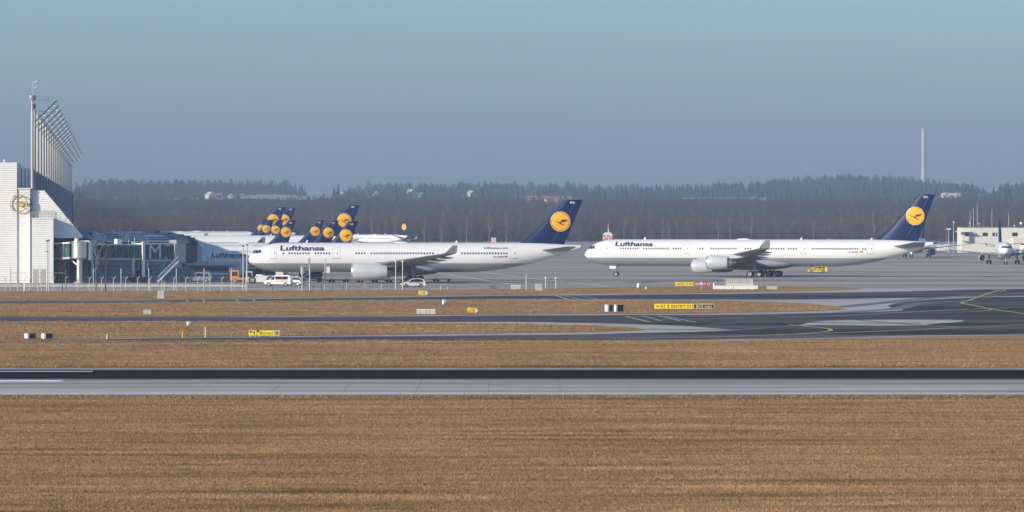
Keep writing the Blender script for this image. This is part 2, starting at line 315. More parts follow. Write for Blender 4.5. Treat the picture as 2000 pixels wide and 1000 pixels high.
A346 = dict(L=75.2, R=2.85, zc=5.05, Ln=6.8, xt=53.5, ztip=4.65, zend=(6.75, 7.4), split=4.0,
    wing=[(0, 24.0, 13.4, 3.0, .15), (2.8, 26.2, 12.0, 3.15, .145), (9.4, 30.4, 8.4, 3.85, .12), (30.6, 43.7, 2.7, 6.0, .10)], wl=(31.6, 46.1, .95, 7.9),
    eng=[(9.4, 25.6, 2.3, 4.5, 3.0, 1), (19.3, 31.1, 3.2, 4.5, 3.0, 1)], fin=shift_fin(11.3, 51.2, 1.02, 7.3, 1.13, 7.6), emb=(71.4, 12.85, 1.93),
    stab=[(0.6, 66.2, 7.2, 6.4), (2.2, 67.6, 6.0, 6.5), (11.0, 73.2, 2.4, 7.4)], gear=[(38.2, 5.3, 2), (41.2, .0, 2)], ng=6.9, tyre=.70, winz=5.95, belly=(24.0, 46.5, 2.75, 1.35, 3.2),
    doors=[(4.9, 6.1, 4.95, 6.95), (22.1, 23.5, 4.95, 6.95), (47.4, 48.8, 4.95, 6.95), (61.6, 62.9, 4.95, 6.95)],
    wins=[(8.6, 12.3), (13.6, 21.4), (25.8, 26.4), (28.2, 33.6), (35.6, 36.8), (40.6, 46.6), (50.0, 61.0)], exits=[(34.2, 35.2, 5.3, 6.4)],
    txt=(7.3, 6.4, 8.2, .97), web=None, reg=(57.7, 5.1, 2.0, .34), flag=(60.1, 5.12), rise=1.7, fairs=(13, 17, 22, 26.5))
A320 = dict(L=37.6, R=2.0, zc=3.95, Ln=4.6, xt=24.0, ztip=3.6, zend=(5.0, 5.55), split=3.0,
    wing=[(0, 11.4, 7.0, 2.5, .15), (2.0, 12.6, 6.1, 2.6, .14), (6.2, 15.0, 3.9, 3.0, .12), (16.6, 20.9, 1.5, 4.1, .10)], wl=(17.0, 21.7, .7, 5.2),
    eng=[(5.75, 11.0, 1.75, 3.6, 2.25, 1)], fin=shift_fin(-20.7, 51.2, .60, 7.3, .72, 5.6), emb=(35.8, 8.95, 1.24), stab=[(.5, 32.2, 3.6, 4.9), (1.3, 32.8, 3.1, 5.0), (6.2, 35.6, 1.4, 5.7)],
    gear=[(17.7, 3.8, 1)], ng=5.0, tyre=.58, winz=4.55, belly=(11, 22, 2.2, .9, 2.15), doors=[(3.9, 4.8, 3.7, 5.4), (29.3, 30.1, 3.7, 5.4)],
    wins=[(5.6, 13.5), (15.6, 28.8)], exits=[], txt=(5.6, 4.75, 6.8, .78), web=None, reg=(26.5, 3.7, 1.4, .28), flag=(28.2, 3.72), rise=1.7, fairs=(7.5, 10.5, 13.5))
A319 = dict(A320); dx = -3.7
A319.update(L=33.9, xt=20.5, fin=shift_fin(-24.4, 51.2, .60, 7.3, .72, 5.6), emb=(32.1, 8.95, 1.24), stab=[(a, b + dx, c, d) for a, b, c, d in A320['stab']],
    wing=[(a, b - 1.6, c, d, e) for a, b, c, d, e in A320['wing']], wl=(17.0, 20.1, .7, 5.2), eng=[(5.75, 9.4, 1.75, 3.6, 2.25, 1)], gear=[(16.1, 3.8, 1)], belly=(9.4, 20.4, 2.2, .9, 2.15),
    doors=[(3.9, 4.8, 3.7, 5.4), (25.6, 26.4, 3.7, 5.4)], wins=[(5.6, 12), (14, 25)], reg=(22.8, 3.7, 1.4, .28), flag=(24.5, 3.72))

def prof(S, x):
    Rr, zc = S['R'], S['zc']; zt, zb, w = zc + Rr, zc - Rr, Rr
    if x < S['Ln']:
        u = max(x, 0) / S['Ln']
        ft = max(0, 1 - (1 - u) ** 2.3) ** .72; fb = max(0, 1 - (1 - u) ** 2.2) ** .6; fw = max(0, 1 - (1 - u) ** 2.1) ** .58
        return S['ztip'] + (zt - S['ztip']) * ft, S['ztip'] + (zb - S['ztip']) * fb, w * fw
    if x > S['xt']:
        v = min(1, (x - S['xt']) / (S['L'] - S['xt'])); e = max(0, (v - .55) / .45)
        return zt - (zt - S['zend'][1]) * (e * e * (3 - 2 * e)), zb + (S['zend'][0] - zb) * v ** S['rise'], (w - .3) * (1 - v ** 1.75) + .3
    return zt, zb, w
def surf(S, x, z, off=.0):
    zt, zb, w = prof(S, x); c = (zt + zb) / 2; h = (zt - zb) / 2
    k = max(-1, min(1, (z - c) / h)) if h > 1e-6 else 0
    n = Vector((0, -w * math.sqrt(1 - k * k) / max(w * w, 1e-6), (z - c) / max(h * h, 1e-6)))
    n.normalize() if n.length else None
    return Vector((x, -w * math.sqrt(1 - k * k), z)) + n * off
def patch(S, x0, x1, z0, z1, off, nx=2, nz=4, slant=0):
    P = [surf(S, x0 + (x1 - x0) * i / nx + slant * (j / nz), z0 + (z1 - z0) * j / nz, off) for j in range(nz + 1) for i in range(nx + 1)]
    return P, [(j * (nx + 1) + i, j * (nx + 1) + i + 1, (j + 1) * (nx + 1) + i + 1, (j + 1) * (nx + 1) + i) for j in range(nz) for i in range(nx)]
AF = [(0, 0), (.02, .35), (.1, .75), (.3, 1.0), (.6, .72), (.85, .28), (1, .02), (.85, -.16), (.6, -.45), (.3, -.7), (.1, -.55), (.02, -.28)]
def section(x, y, z, c, t, vertical=False):
    return [(x + a * c, y + b * c * t / 2, z) if vertical else (x + a * c, y, z + b * c * t / 2) for a, b in AF]
CRANE = [[(-.75, .18), (-.69, .185), (-.60, .12), (-.40, .02), (-.18, -.07), (-.06, -.06), (.02, .02), (.10, .12), (.18, .17), (.28, .19), (.10, -.02), (.03, -.12), (.20, -.26), (.34, -.33), (.46, -.38), (.44, -.41), (.30, -.40), (.10, -.32), (-.10, -.22), (-.20, -.15), (-.42, -.02), (-.62, .09)],
         [(.28, .19), (.50, .185), (.74, .18), (.68, .09), (.55, .02), (.40, -.06), (.24, -.10), (.10, -.02)]]
def ring_fan(r0, r1, n=40):
    P = []; Fc = []
    for k in range(n):
        a = 2 * math.pi * k / n
        for r in (r0, (r0 + r1) / 2, r1): P.append((r * math.cos(a), r * math.sin(a)))
    for k in range(n):
        q = (k + 1) % n
        for j in (0, 1): Fc.append((k * 3 + j, k * 3 + j + 1, q * 3 + j + 1, q * 3 + j))
    return P, Fc
def tri_poly(poly):
    bm = bmesh.new(); f_ = bm.faces.new([bm.verts.new((x, y, 0)) for x, y in poly]); bm.verts.index_update()
    r_ = bmesh.ops.triangulate(bm, faces=[f_]); bm.verts.index_update()
    out = [tuple(v.index for v in t.verts) for t in bm.faces]; P = [(v.co.x, v.co.y) for v in bm.verts]; bm.free(); return P, out

def build_airliner(S, detail=2, regtxt='', fintxt='', title=True):
    """parts under an Empty whose origin is the ground below the main gear; returns the Empty"""
    xg = S['gear'][0][0]; root = bpy.data.objects.new('airliner', None); COL.objects.link(root)
    def part(name, mb, m, sm=None, parent=None, label=None):
        if parent is None:
            mb.v = [(x - xg, y, z) for x, y, z in mb.v]; return obj(name, mb, m, root, sm, label=label)
        mb.v = [(x - xg, y, z) for x, y, z in mb.v]; return obj(name, mb, m, parent, sm, label=label)
    n = 44 if detail > 1 else 28
    us = [0, .008, .03, .07, .13, .2, .3, .42, .56, .72, .86, 1]
    xs = [u * S['Ln'] for u in us] + list(np.linspace(S['Ln'], S['xt'], 7)[1:]) + [S['xt'] + (S['L'] - S['xt']) * v for v in np.linspace(0, 1, 15)[1:]]
    rings = []
    for x in xs:
        zt, zb, w = prof(S, max(x, .002)); c, h = (zt + zb) / 2, (zt - zb) / 2
        rings.append([(x, w * math.sin(2 * math.pi * k / n), c + h * math.cos(2 * math.pi * k / n)) for k in range(n)])
    fus = part('fuselage', MB().loft(rings), livery('livery_%.2f' % S['split'], S['split']), 50)
    x0, x1, bz, bh, bw = S['belly']; rr = []
    for u in np.linspace(0, 1, 13):
        e = max(.02, math.sin(math.pi * min(max(u, .0), 1)) ** .42)
        rr.append([(x0 + (x1 - x0) * u, bw * e * math.sin(a), bz + bh * e * math.cos(a)) for a in np.linspace(0, 2 * math.pi, 24, endpoint=False)])
    part('belly_fairing', MB().loft(rr), livery('livery_%.2f' % S['split'], S['split']), 50)
    for sd in (-1, 1):
        ws = S['wing']; secs = [section(a[1], sd * a[0], a[3], a[2], a[4]) for a in ws]
        yt, xl, cl, zt_ = S['wl']; l = ws[-1]
        mid = section((l[1] * 2 + xl) / 3 + .15, sd * (l[0] * .5 + yt * .5), l[3] + .25, l[2] * .85, .09)
        w_ = part('wing', MB().loft(secs), WINGG, 40)
        wlm = MB().loft([secs[-1], mid, [(xl + a * cl, sd * yt + b * cl * .05 * 0 + (b * .05) * sd, zt_) for a, b in AF]])
        part('winglet', wlm, WINGG, 40, w_)
        def wing_at(y):
            for a, b in zip(ws[:-1], ws[1:]):
                if a[0] <= y <= b[0]:
                    t = (y - a[0]) / (b[0] - a[0]); return [p + (q - p) * t for p, q in zip(a, b)]
            return ws[-1]
        for y in S['fairs'] if detail > 0 else ():
            _, xl_, c_, z_, t_ = wing_at(y); ln = c_ * .62 + .8; pr = [(0, .02), (ln * .2, .17), (ln * .5, .24), (ln * .8, .16), (ln, .02)]
            part('flap_fairing', MB().rev(pr, (xl_ + c_ * .62, sd * y, z_ - c_ * t_ * .32 - .12), n=8), WINGG, 50, w_)
        for (ey, ex, ez, el, ed, core) in S['eng']:
            r = ed / 2; _, xl_, c_, z_, t_ = wing_at(ey)
            outer = [(.55, r * .70), (.06, r * .78), (0, r * .84), (.07, r * .90), (.35, r * .955), (1.1, r), (el * .55, r * .985), (el * .85, r * .90), (el, r * .82)]
            if not core: outer = outer[:-1] + [(el * .9, r * .9), (el + .9, r * .73)]
            en = part('engine', MB().rev(outer, (ex, sd * ey, ez), n=32), NACELLE, 60)
            part('intake_lip', MB().rev([(.25, r * .745), (.05, r * .785), (-.012, r * .84), (.065, r * .905), (.3, r * .955)], (ex, sd * ey, ez), n=32), ALU, 60, en)
            fan = MB().rev([(.7, r * .72), (.7, r * .2), (.25, .01)], (ex, sd * ey, ez), n=24); part('fan', fan, DARKM, 40, en)
            eo = outer[-1][0]
            part('exhaust_duct', MB().rev([(eo - .02, r * .80 if core else r * .70), (eo - .7, r * .74), (eo - .7, .02)], (ex, sd * ey, ez), n=24), DARKM, 40, en)
            if core:
                part('core_nozzle', MB().rev([(eo - .6, r * .62), (eo + .2, r * .58), (eo + .95, r * .44), (eo + .9, r * .40)], (ex, sd * ey, ez), n=24), TITAN, 50, en)
                part('exhaust_cone', MB().rev([(eo + .6, r * .30), (eo + 1.1, r * .25), (eo + 1.9, .02)], (ex, sd * ey, ez), n=20), TITAN, 50, en)
            else:
                part('exhaust_cone', MB().rev([(eo - .5, r * .42), (eo + .4, r * .3), (eo + 1.3, .03)], (ex, sd * ey, ez), n=20), TITAN, 50, en)
            zt2 = z_ - .05; py = MB().prism([(ex + .9, ez + r * .93), (ex + 1.6, ez + r * 1.12), (xl_ + .3, zt2 + .12), (xl_ + c_ * .45, zt2 - .1), (xl_ + c_ * .55, zt2 - .35), (ex + el + 1.6, ez + r * .55), (ex + el * .8, ez + r * .6)], sd * ey - .22, sd * ey + .22)
            part('pylon', py, NACELLE, None, en)
        stab = part('stabiliser', MB().loft([section(a[1], sd * a[0], a[3], a[2], .10) for a in S['stab']]), WINGG, 40)
    fp = S['fin']['le']; te = S['fin']['te']
    def fin_chord(z):
        le = np.interp(z, [p[1] for p in fp], [p[0] for p in fp]); t = np.interp(z, [p[1] for p in te], [p[0] for p in te]); return le, t - le
    zs = sorted(set([p[1] for p in fp] + list(np.linspace(fp[0][1], fp[-1][1], 7)))); ztop = fp[-1][1]
    FT = [(0, 0), (.03, .45), (.15, .85), (.35, 1), (.7, .62), (1, .03)]
    def half(z, x):
        le, c = fin_chord(z); u = (x - le) / max(c, .01); mx = (.55 - .25 * (z - fp[0][1]) / (ztop - fp[0][1])) * (S['R'] / 2.82) ** .5
        return mx * np.interp(u, [a for a, b in FT], [b for a, b in FT])
    rr = []
    for z in zs:
        le, c = fin_chord(z); A = [(le + a * c, -half(z, le + a * c), z) for a, b in FT]; rr.append(A + [(x, -y, q) for x, y, q in A[::-1]][1:-1])
    fin = part('tail_fin', MB().loft(rr), FINBLUE, 40)
    cx, cz, er = S['emb']; surf_f = lambda a, b, off: (cx + a * er, -(half(cz + b * er, cx + a * er) + off), cz + b * er)
    for nm, (P, Fc), m, off in (('emblem_disc', ring_fan(.0005, .87), ORANGE, .075), ('emblem_ring', ring_fan(.87, .92), mat('emblem_brown', (.05, .02, .03), .5), .077), ('emblem_rim', ring_fan(.92, 1.0), PALEOR, .075)):
        part(nm, MB().add([surf_f(a, b, off) for a, b in P], Fc), m, None, fin)
    cb = MB()
    for poly in CRANE:
        P, Fc = tri_poly(poly); cb.add([surf_f(a, b, .095) for a, b in P], Fc)
    part('emblem_bird', cb, mat('emblem_dark', (.035, .014, .02), .5), None, fin)
    le, c = fin_chord(ztop - .3)
    if detail > 0:
        rl = []
        for z in np.linspace(fp[0][1] + .6, ztop - .5, 8):
            l_, c_ = fin_chord(z); x = l_ + c_ * .68; rl += [(x - .03, -half(z, x) - .025, z), (x + .03, -half(z, x) - .025, z)]
        part('rudder_hinge', MB().add(rl, [(2 * i, 2 * i + 1, 2 * i + 3, 2 * i + 2) for i in range(7)]), mat('hinge_line', (.10, .14, .26), .5), None, fin)
        if fintxt:
            V, Fc = text2d(fintxt, .8 if S['R'] > 2.5 else .62, .42 if S['R'] > 2.5 else .34, .03); zz = ztop - .75; l_, c_ = fin_chord(zz); xx = l_ + c_ * .42
            part('fin_letters', MB().add([(xx + a, -half(zz + b, xx + a) - .05, zz + b) for a, b in V], Fc), PWHITE, None, fin)
    # landing gear
    tr = S['tyre']
    def wheel(x, y, r, w, parent):
        t = part('wheel', MB().rev([(-w / 2, r * .62), (-w / 2, r * .9), (-w * .3, r), (w * .3, r), (w / 2, r * .9), (w / 2, r * .62)], (x, y, r), 'y', 18), TYRE, 50, parent)
        return t
    hub = mat('wheel_hub', (.22, .22, .23), .5, .3)
    def hubs(x, y, r, w, parent): part('hub', MB().rev([(-w * .5, r * .63), (-w * .42, r * .35), (-w * .42, .02)], (x, y, r), 'y', 14).rev([(w * .5, r * .63), (w * .42, r * .35), (w * .42, .02)], (x, y, r), 'y', 14), hub, 40, parent)
    for gx, gy, nax in S['gear']:
        for sd in ((-1, 1) if gy else (1,)):
            g = part('main_gear', MB().tube([(gx, sd * gy, tr), (gx, sd * gy * .98, S['zc'] - S['R'] * .55)], .2, 10).tube([(gx, sd * gy, 1.5), (gx - 1.2, sd * gy * .6, S['zc'] - S['R'] * .6)], .09, 8).tube([(gx - (.95 if nax > 1 else .1), sd * gy, tr), (gx + (.95 if nax > 1 else .1), sd * gy, tr)], .13, 8), GREYM, 40)
            for ax in ((-.98, .98) if nax > 1 else (0,)):
                for k in (-1, 1): wheel(gx + ax, sd * gy + k * (.7 if nax > 1 else .45), tr, .5 if nax > 1 else .42, g); hubs(gx + ax, sd * gy + k * (.7 if nax > 1 else .45), tr, .5 if nax > 1 else .42, g)
            if nax > 1 and gy: part('gear_door', MB().prism([(gx - .3, 1.7), (gx + .3, 1.7), (gx + .5, 3.3), (gx - .6, 3.3)], sd * (gy + .3), sd * (gy + .36)), WINGG, None, g)
    nr = tr * .78; g = part('nose_gear', MB().tube([(S['ng'], 0, nr), (S['ng'] - .15, 0, S['zc'] - S['R'] * .8)], .14, 10).tube([(S['ng'], 0, 1.2), (S['ng'] + 1.0, 0, S['zc'] - S['R'] * .85)], .07, 8), GREYM, 40)
    for k in (-1, 1): wheel(S['ng'], k * .36, nr, .36, g); hubs(S['ng'], k * .36, nr, .36, g)
    part('gear_door', MB().bb(S['ng'] - 1.3, S['ng'] + .1, -.62, -.57, S['zc'] - S['R'] - .55, S['zc'] - S['R'] + .2), PWHITE, None, g)
    part('taxi_light', MB().rev([(-.16, .02), (-.15, .11), (.05, .09), (.1, .02)], (S['ng'] - .25, 0, 1.55), n=10), ALU, 40, g)
    # cockpit glass, doors, cabin windows, lettering on the side towards the viewer
    k = S['Ln'] / 6.6; zc0 = S['zc'] + S['R'] * .27; hh = S['R'] * .21
    for i, (a, b) in enumerate(((.95, 1.35), (1.42, 1.95), (2.02, 2.5))):
        P, Fc = patch(S, a * k, b * k, zc0 + .02 * i, zc0 + hh + .05 * i * k, .012, 2, 3, .12 * k); mb = MB().add(P, Fc)
        part('cockpit_window', mb, GLASSD, 40, fus); part('cockpit_window', MB().add([(x, -y, z) for x, y, z in P], Fc), GLASSD, 40, fus)
    P = []
    for zz in (zc0 - .02, zc0 + hh):
        for yy in np.linspace(-.9, .9, 7) * S['R'] / 2.82:
            lo, hi = .02, S['Ln']
            for _ in range(30):
                m_ = (lo + hi) / 2; zt, zb, w = prof(S, m_); c, h = (zt + zb) / 2, (zt - zb) / 2
                if (yy / max(w, 1e-4)) ** 2 + ((zz - c) / max(h, 1e-4)) ** 2 > 1: lo = m_
                else: hi = m_
            P.append((hi - .03, yy, zz))
    part('windscreen', MB().add(P, [(i, i + 1, 7 + i + 1, 7 + i) for i in range(6)]), GLASSD, None, fus)
    line = mat('panel_line', (.30, .31, .33), .5)
    for a, b, c, d in S['doors'] + S['exits']:
        fr = MB(); t = .045
        for q in ((a, a + t, c, d), (b - t, b, c, d), (a, b, c, c + t * 1.6), (a, b, d - t, d)):
            P, Fc = patch(S, *q, .012, 1, 6); fr.add(P, Fc)
        P, Fc = patch(S, a + t, b - t, c + t, d - t, .006, 2, 6); dr = part('door', MB().add(P, Fc), PWHITE, 50, fus)
        part('door_outline', fr, line, None, fus)
        if (a, b, c, d) in S['doors'] and detail > 0:
            P, Fc = patch(S, (a + b) / 2 + .1, (a + b) / 2 + .3, S['winz'] - .12, S['winz'] + .14, .02, 1, 1); part('door_window', MB().add(P, Fc), GLASSD, None, fus)
            P, Fc = patch(S, a - .1, b + .1, c - .12, c - .05, .014, 1, 1); part('door_sill', MB().add(P, Fc), mat('sill_grey', (.3, .3, .32), .5), None, fus)
    pitch = .533; ww, wh = (.26, .37) if S['R'] > 2.5 else (.25, .36); allw = MB(); shared = None
    for a, b in S['wins']:
        for i in range(int(round((b - a) / pitch)) + 1):
            x = a + i * pitch
            P, Fc = patch(S, x - ww / 2, x + ww / 2, S['winz'] - wh / 2, S['winz'] + wh / 2, .016, 1, 2)
            if detail > 1:
                if rng.random() < .03: continue
                if shared is None:
                    shared = mesh('cabin_window', MB().add([(p.x - x, p.y, p.z) for p in P], Fc), GLASSD)
                y0 = surf(S, x, S['winz'], .016).y - surf(S, S['Ln'] + 3, S['winz'], .016).y
                obj('cabin_window', shared, None, fus, loc=(x - xg, y0, 0))
            else: allw.add(P, Fc)
    if allw.v: part('cabin_windows', allw, GLASSD, None, fus)['kind'] = 'stuff'
    def lettering(name, txt, x, z, w, h, m, bold=.02):
        V, Fc = text2d(txt, w, h, bold); bm = bmesh.new(); vv = [bm.verts.new((a, b, 0)) for a, b in V]
        for f_ in Fc:
            try: bm.faces.new([vv[i] for i in f_])
            except ValueError: pass
        for kk in range(1, 6):
            bmesh.ops.bisect_plane(bm, geom=bm.verts[:] + bm.edges[:] + bm.faces[:], plane_co=(0, h * kk / 6, 0), plane_no=(0, 1, 0))
        bm.verts.index_update(); V2 = [surf(S, x + v.co.x, z + v.co.y, .02) for v in bm.verts]; F2 = [tuple(q.index for q in f_.verts) for f_ in bm.faces]; bm.free()
        part(name, MB().add(V2, F2), m, None, fus)
    x, z, w, h = S['txt']
    if title: lettering('title_lettering', 'Lufthansa', x, z, w, h, NAVY, .035)
    if detail > 1:
        if S['web']: x, z, w, h = S['web']; lettering('web_lettering', 'lufthansa.com', x, z, w, h, NAVY, .015)
        x, z, w, h = S['reg']; lettering('registration', regtxt, x, z, w, h, NAVY, .01)
        x, z = S['flag']
        for i, cc in enumerate(((.75, .5, .02), (.5, .02, .02), (.01, .01, .01))):
            P, Fc = patch(S, x, x + .55, z + .12 * i, z + .12 * i + .119, .02, 1, 1); part('flag_stripe', MB().add(P, Fc), mat('flag%d' % i, cc, .5), None, fus)
    if detail > 0:
        for fx, ln in ((.17, .5), (.62, .4), (.82, .35)):
            x = S['L'] * fx; zt = prof(S, x)[0]; part('antenna', MB().prism([(x, zt - .1), (x + .5, zt - .1), (x + .62, zt + ln), (x + .4, zt + ln)], -.04, .04), PWHITE, None, fus)
        x = S['L'] * .46; zt = prof(S, x)[0]
        part('antenna_dome', MB().loft([[(x + 1.6 * math.cos(a) * s_, .5 * math.sin(a) * s_, zt - .12 + .34 * h_) for a in np.linspace(0, 2 * math.pi, 16, endpoint=False)] for s_, h_ in ((1, 0), (.92, .55), (.6, .9), (.1, 1))]), PWHITE, 60, fus)
    return root
def place_airliner(root, S, nx, D, yaw, label, group=None, cat='airliner', name='airliner'):
    """nose at photo column nx and distance D; yaw turns the nose away from the viewer"""
    nose = Vector((X(nx, D), D, 0)); rz = -R(yaw); xg = S['gear'][0][0]
    root.name = name; root.location = nose + Vector((xg * math.cos(rz), xg * math.sin(rz), 0)); root.rotation_euler = (0, 0, rz)
    return tag(root, label, cat, group)

GP = 'airliners parked along the pier'
p = build_airliner(A330, 2, 'D-AIKI', 'KI'); place_airliner(p, A330, 485, 980, 1.0, 'white twin-engine airliner with blue tail being pushed back beside the white car', 'large airliners on the near taxi lane')
p = build_airliner(A346, 2, 'D-AIHN', 'HN'); place_airliner(p, A346, 1142, 1090, 15, 'long white four-engine airliner with blue tail taxiing on the open apron', 'large airliners on the near taxi lane')
p3 = build_airliner(A319, 1, '', 'LA'); place_airliner(p3, A319, 360, 1014, 2, 'short airliner with shaded nose at the gate bridge marked M', GP)
p4 = build_airliner(A320, 1, '', 'ET', False); place_airliner(p4, A320, 343, 1195, 2, 'airliner whose fin carries the small white letters ET', GP)
p5 = build_airliner(A320, 1, '', 'IP', False); place_airliner(p5, A320, 347, 1330, 2, 'airliner with free-standing fin seen between two other blue fins', GP)
p7 = build_airliner(A330, 1, '', 'KE'); place_airliner(p7, A330, 242, 1385, 2, 'wide airliner with the tallest fin of those parked at the pier', GP)
p6 = build_airliner(A320, 1, '', 'IZ', False); place_airliner(p6, A320, 272, 1245, 2, 'airliner whose fin covers the overlapping emblems of others behind it', GP)
p10 = build_airliner(A320, 0, title=False); place_airliner(p10, A320, 300, 1500, 2, 'airliner with its emblem partly hidden behind a nearer blue fin', GP)
p11 = copy_tree(p10); place_airliner(p11, A320, 295, 1585, 2, 'airliner with only half of its fin emblem showing between fins', GP)
p12 = copy_tree(p10); place_airliner(p12, A320, 296, 1665, 2, 'airliner with only a sliver of its fin emblem showing', GP)
p8 = copy_tree(p7); place_airliner(p8, A330, 183, 1700, 2, 'wide airliner far down the pier, its fin rising behind overlapping small fins', GP)
p9 = copy_tree(p7); place_airliner(p9, A330, 222, 1790, 2, 'wide airliner farthest down the pier, its fin emblem cut by a nearer fin', GP)
p13 = copy_tree(p4); place_airliner(p13, A320, 678, 2000, 50, 'distant airliner turning away by the bare wood, small blue fin above white body', 'distant airliners on the apron')
for o in list(p13.children):
    for q in list(o.children):
        if q.name.startswith('fin_letters'): bpy.data.objects.remove(q)
p14 = copy_tree(p10); place_airliner(p14, A320, 1966, 1352, -87.5, 'airliner facing the viewer in front of the cream building', 'distant airliners on the apron')
p15 = copy_tree(p10); place_airliner(p15, A320, 1776, 1600, -78, 'airliner facing the viewer with a lit nose lamp behind the long airliner', 'distant airliners on the apron')
for o in p15.children:
    if o.name.startswith('nose_gear'):
        for q in o.children:
            if q.name.startswith('taxi_light'):
                q.data = q.data.copy(); q.data.materials.clear(); q.data.materials.append(mat('lit_lamp', (1, .95, .85), .3, emit=((1, .93, .8), 25)))
p16 = copy_tree(p10); place_airliner(p16, A320, 1998, 1500, -70, 'airliner nose peeking out behind the airliner that faces the viewer', 'distant airliners on the apron')
# ------------------------------------------------------------------ terminal pier
def ribbed(name, col, pitch=.42, axis='Z', depth=.10, rough=.8):
    if name in MATS: return MATS[name]
    m = mat(name, col, rough, var=.06, scale=.25, stretch=(1, 1, .3), spec=.05); n = m.node_tree.nodes; l = m.node_tree.links; b = n['Principled BSDF']
    tc = n.new('ShaderNodeTexCoord'); sp = n.new('ShaderNodeSeparateXYZ'); l.new(tc.outputs['Object'], sp.inputs[0])
    d = n.new('ShaderNodeMath'); d.operation = 'DIVIDE'; d.inputs[1].default_value = pitch; l.new(sp.outputs[axis], d.inputs[0])
    f = n.new('ShaderNodeMath'); f.operation = 'FRACT'; l.new(d.outputs[0], f.inputs[0])
    p_ = n.new('ShaderNodeMath'); p_.operation = 'PINGPONG'; p_.inputs[1].default_value = .5; l.new(f.outputs[0], p_.inputs[0])
    rp = n.new('ShaderNodeMapRange'); rp.inputs[1].default_value = 0; rp.inputs[2].default_value = .16; l.new(p_.outputs[0], rp.inputs[0])
    bp = n.new('ShaderNodeBump'); bp.inputs['Strength'].default_value = .8; bp.inputs['Distance'].default_value = depth; l.new(rp.outputs[0], bp.inputs['Height']); l.new(bp.outputs[0], b.inputs['Normal'])
    return m
CLAD = ribbed('white_cladding', (.80, .80, .77)); CLADV = ribbed('shaded_side_cladding', (.055, .095, .14), .6, 'Y')  # side wall's deep shade is put into its cladding colour, far darker than the front
PG = mat('gate_glazing', (.02, .03, .04), .5, spec=.2); FR = mat('grey_frame', (.30, .31, .33), .5, .2)
pr = thing('terminal_pier', (-91.7, 977, 0), 'long white clad terminal pier with golden bird ring on its end wall', 'building', R(4.45))
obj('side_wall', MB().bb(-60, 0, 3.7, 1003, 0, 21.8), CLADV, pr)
obj('end_wall', MB().bb(-60, -2.75, -.4, 40, 0, 23.0), CLAD, pr)
obj('end_wall', MB().bb(-2.74, -.25, -.15, 3.3, 0, 17.9), CLAD, pr)
obj('parapet', MB().bb(-2.9, -.12, -.3, 3.38, 17.9, 18.15), WHITE, pr)
for i, (a, b, zt) in enumerate(((-2.70, -2.05, 22.55), (-1.90, -1.32, 22.2), (-1.18, -.6, 21.95), (-.48, -.02, 21.86))):
    obj('wall_fin', MB().bb(a, b, 2.2 + .25 * i, 3.6, 18.16, zt), CLAD, pr)
obj('drain_slot', MB().bb(-.24, .12, -.05, 3.3, 0, 17.85), mat('slot_grey', (.10, .11, .13), .6), pr)
lb = obj('stair_block', MB().bb(.13, 4.2, -3.0, 1.5, 0, 12.2), CLAD, pr)
obj('roof_slab', MB().bb(.08, 4.3, -3.1, .66, 12.2, 12.45), WHITE, lb)
for a in (.35, 1.75): obj('door', MB().bb(a, a + .95, -3.04, -2.95, 0, 2.7), mat('door_grey', (.38, .38, .37), .6), lb)
for yy in (-2.9, .5):
    for k in range(7): obj('railing_post', MB().tube([(.2 + k * .66, yy, 12.4), (.2 + k * .66, yy, 13.75)], .035, 6), GREYM, lb)
    for zz in (12.85, 13.3, 13.75): obj('handrail', MB().tube([(.2, yy, zz), (4.2, yy, zz)], .03, 6), GREYM, lb)
for k in range(4): obj('railing_post', MB().tube([(4.2, -2.9 + k * 1.1, 12.4), (4.2, -2.9 + k * 1.1, 13.75)], .035, 6), GREYM, lb)
for zz in (12.85, 13.3, 13.75): obj('handrail', MB().tube([(4.2, -2.9, zz), (4.2, .5, zz)], .03, 6), GREYM, lb)
gp = MB(); tri = [(0.02, 8.6), (9.6, 8.6), (9.75, 8.95), (2.4, 17.7), (0.02, 17.7)]
gp.prism(tri, .7, 1.9); obj('gable_wall', gp, CLAD, pr)
obj('gate_hall', MB().bb(0.03, 8.6, 1.6, 985, 0, 8.55), PG, pr)
for k in range(40):
    obj('mullion', MB().bb(8.6, 8.72, 5 + k * 4, 5.15 + k * 4, 0, 8.5), FR, pr)
for zz in (2.9, 5.7): obj('transom', MB().bb(8.6, 8.70, 4, 180, zz, zz + .15), FR, pr)
for xx in (5.2, 7.0): obj('mullion', MB().bb(xx, xx + .12, 1.46, 1.6, 0, 8.5), FR, pr)
obj('vent_pipe', MB().tube([(-5.2, 2, 23), (-5.2, 2, 23.6)], .12, 8), WHITE, pr)
# golden ring with bird, held off the end wall
GOLD = mat('gold_paint', (.62, .38, .07), .35, .35, var=.1, scale=3)
ge = thing('wall_emblem', (X(36, 976.1), 976.1, Z(397, 976.1)), 'golden ring with flying bird mounted on white end wall', 'emblem', R(4.45))
rg = [(1.62 * math.cos(a), 0, 1.62 * math.sin(a)) for a in np.linspace(0, 2 * math.pi, 41)]
obj('ring', MB().tube(rg, .10, 8), GOLD, ge, 60)
P, Fc = tri_poly(CRANE[0]); mb = MB(); mb.prism([(a * 1.9, b * 1.9) for a, b in CRANE[0]], -.1, .06); obj('bird_body', mb, GOLD, ge)
obj('bird_wing', MB().prism([(a * 1.85, b * 2.1) for a, b in [(.02, -.1), (.15, .14), (.3, .2), (.74, .18), (.72, -.02), (.5, -.10), (.3, -.08), (.2, -.12)]], -.14, .04), GOLD, ge)
for a in (0, 2.1, 4.2): obj('standoff', MB().tube([(1.62 * math.cos(a), 0, 1.62 * math.sin(a)), (1.62 * math.cos(a), 0.75, 1.62 * math.sin(a))], .05, 6), GREYM, ge)

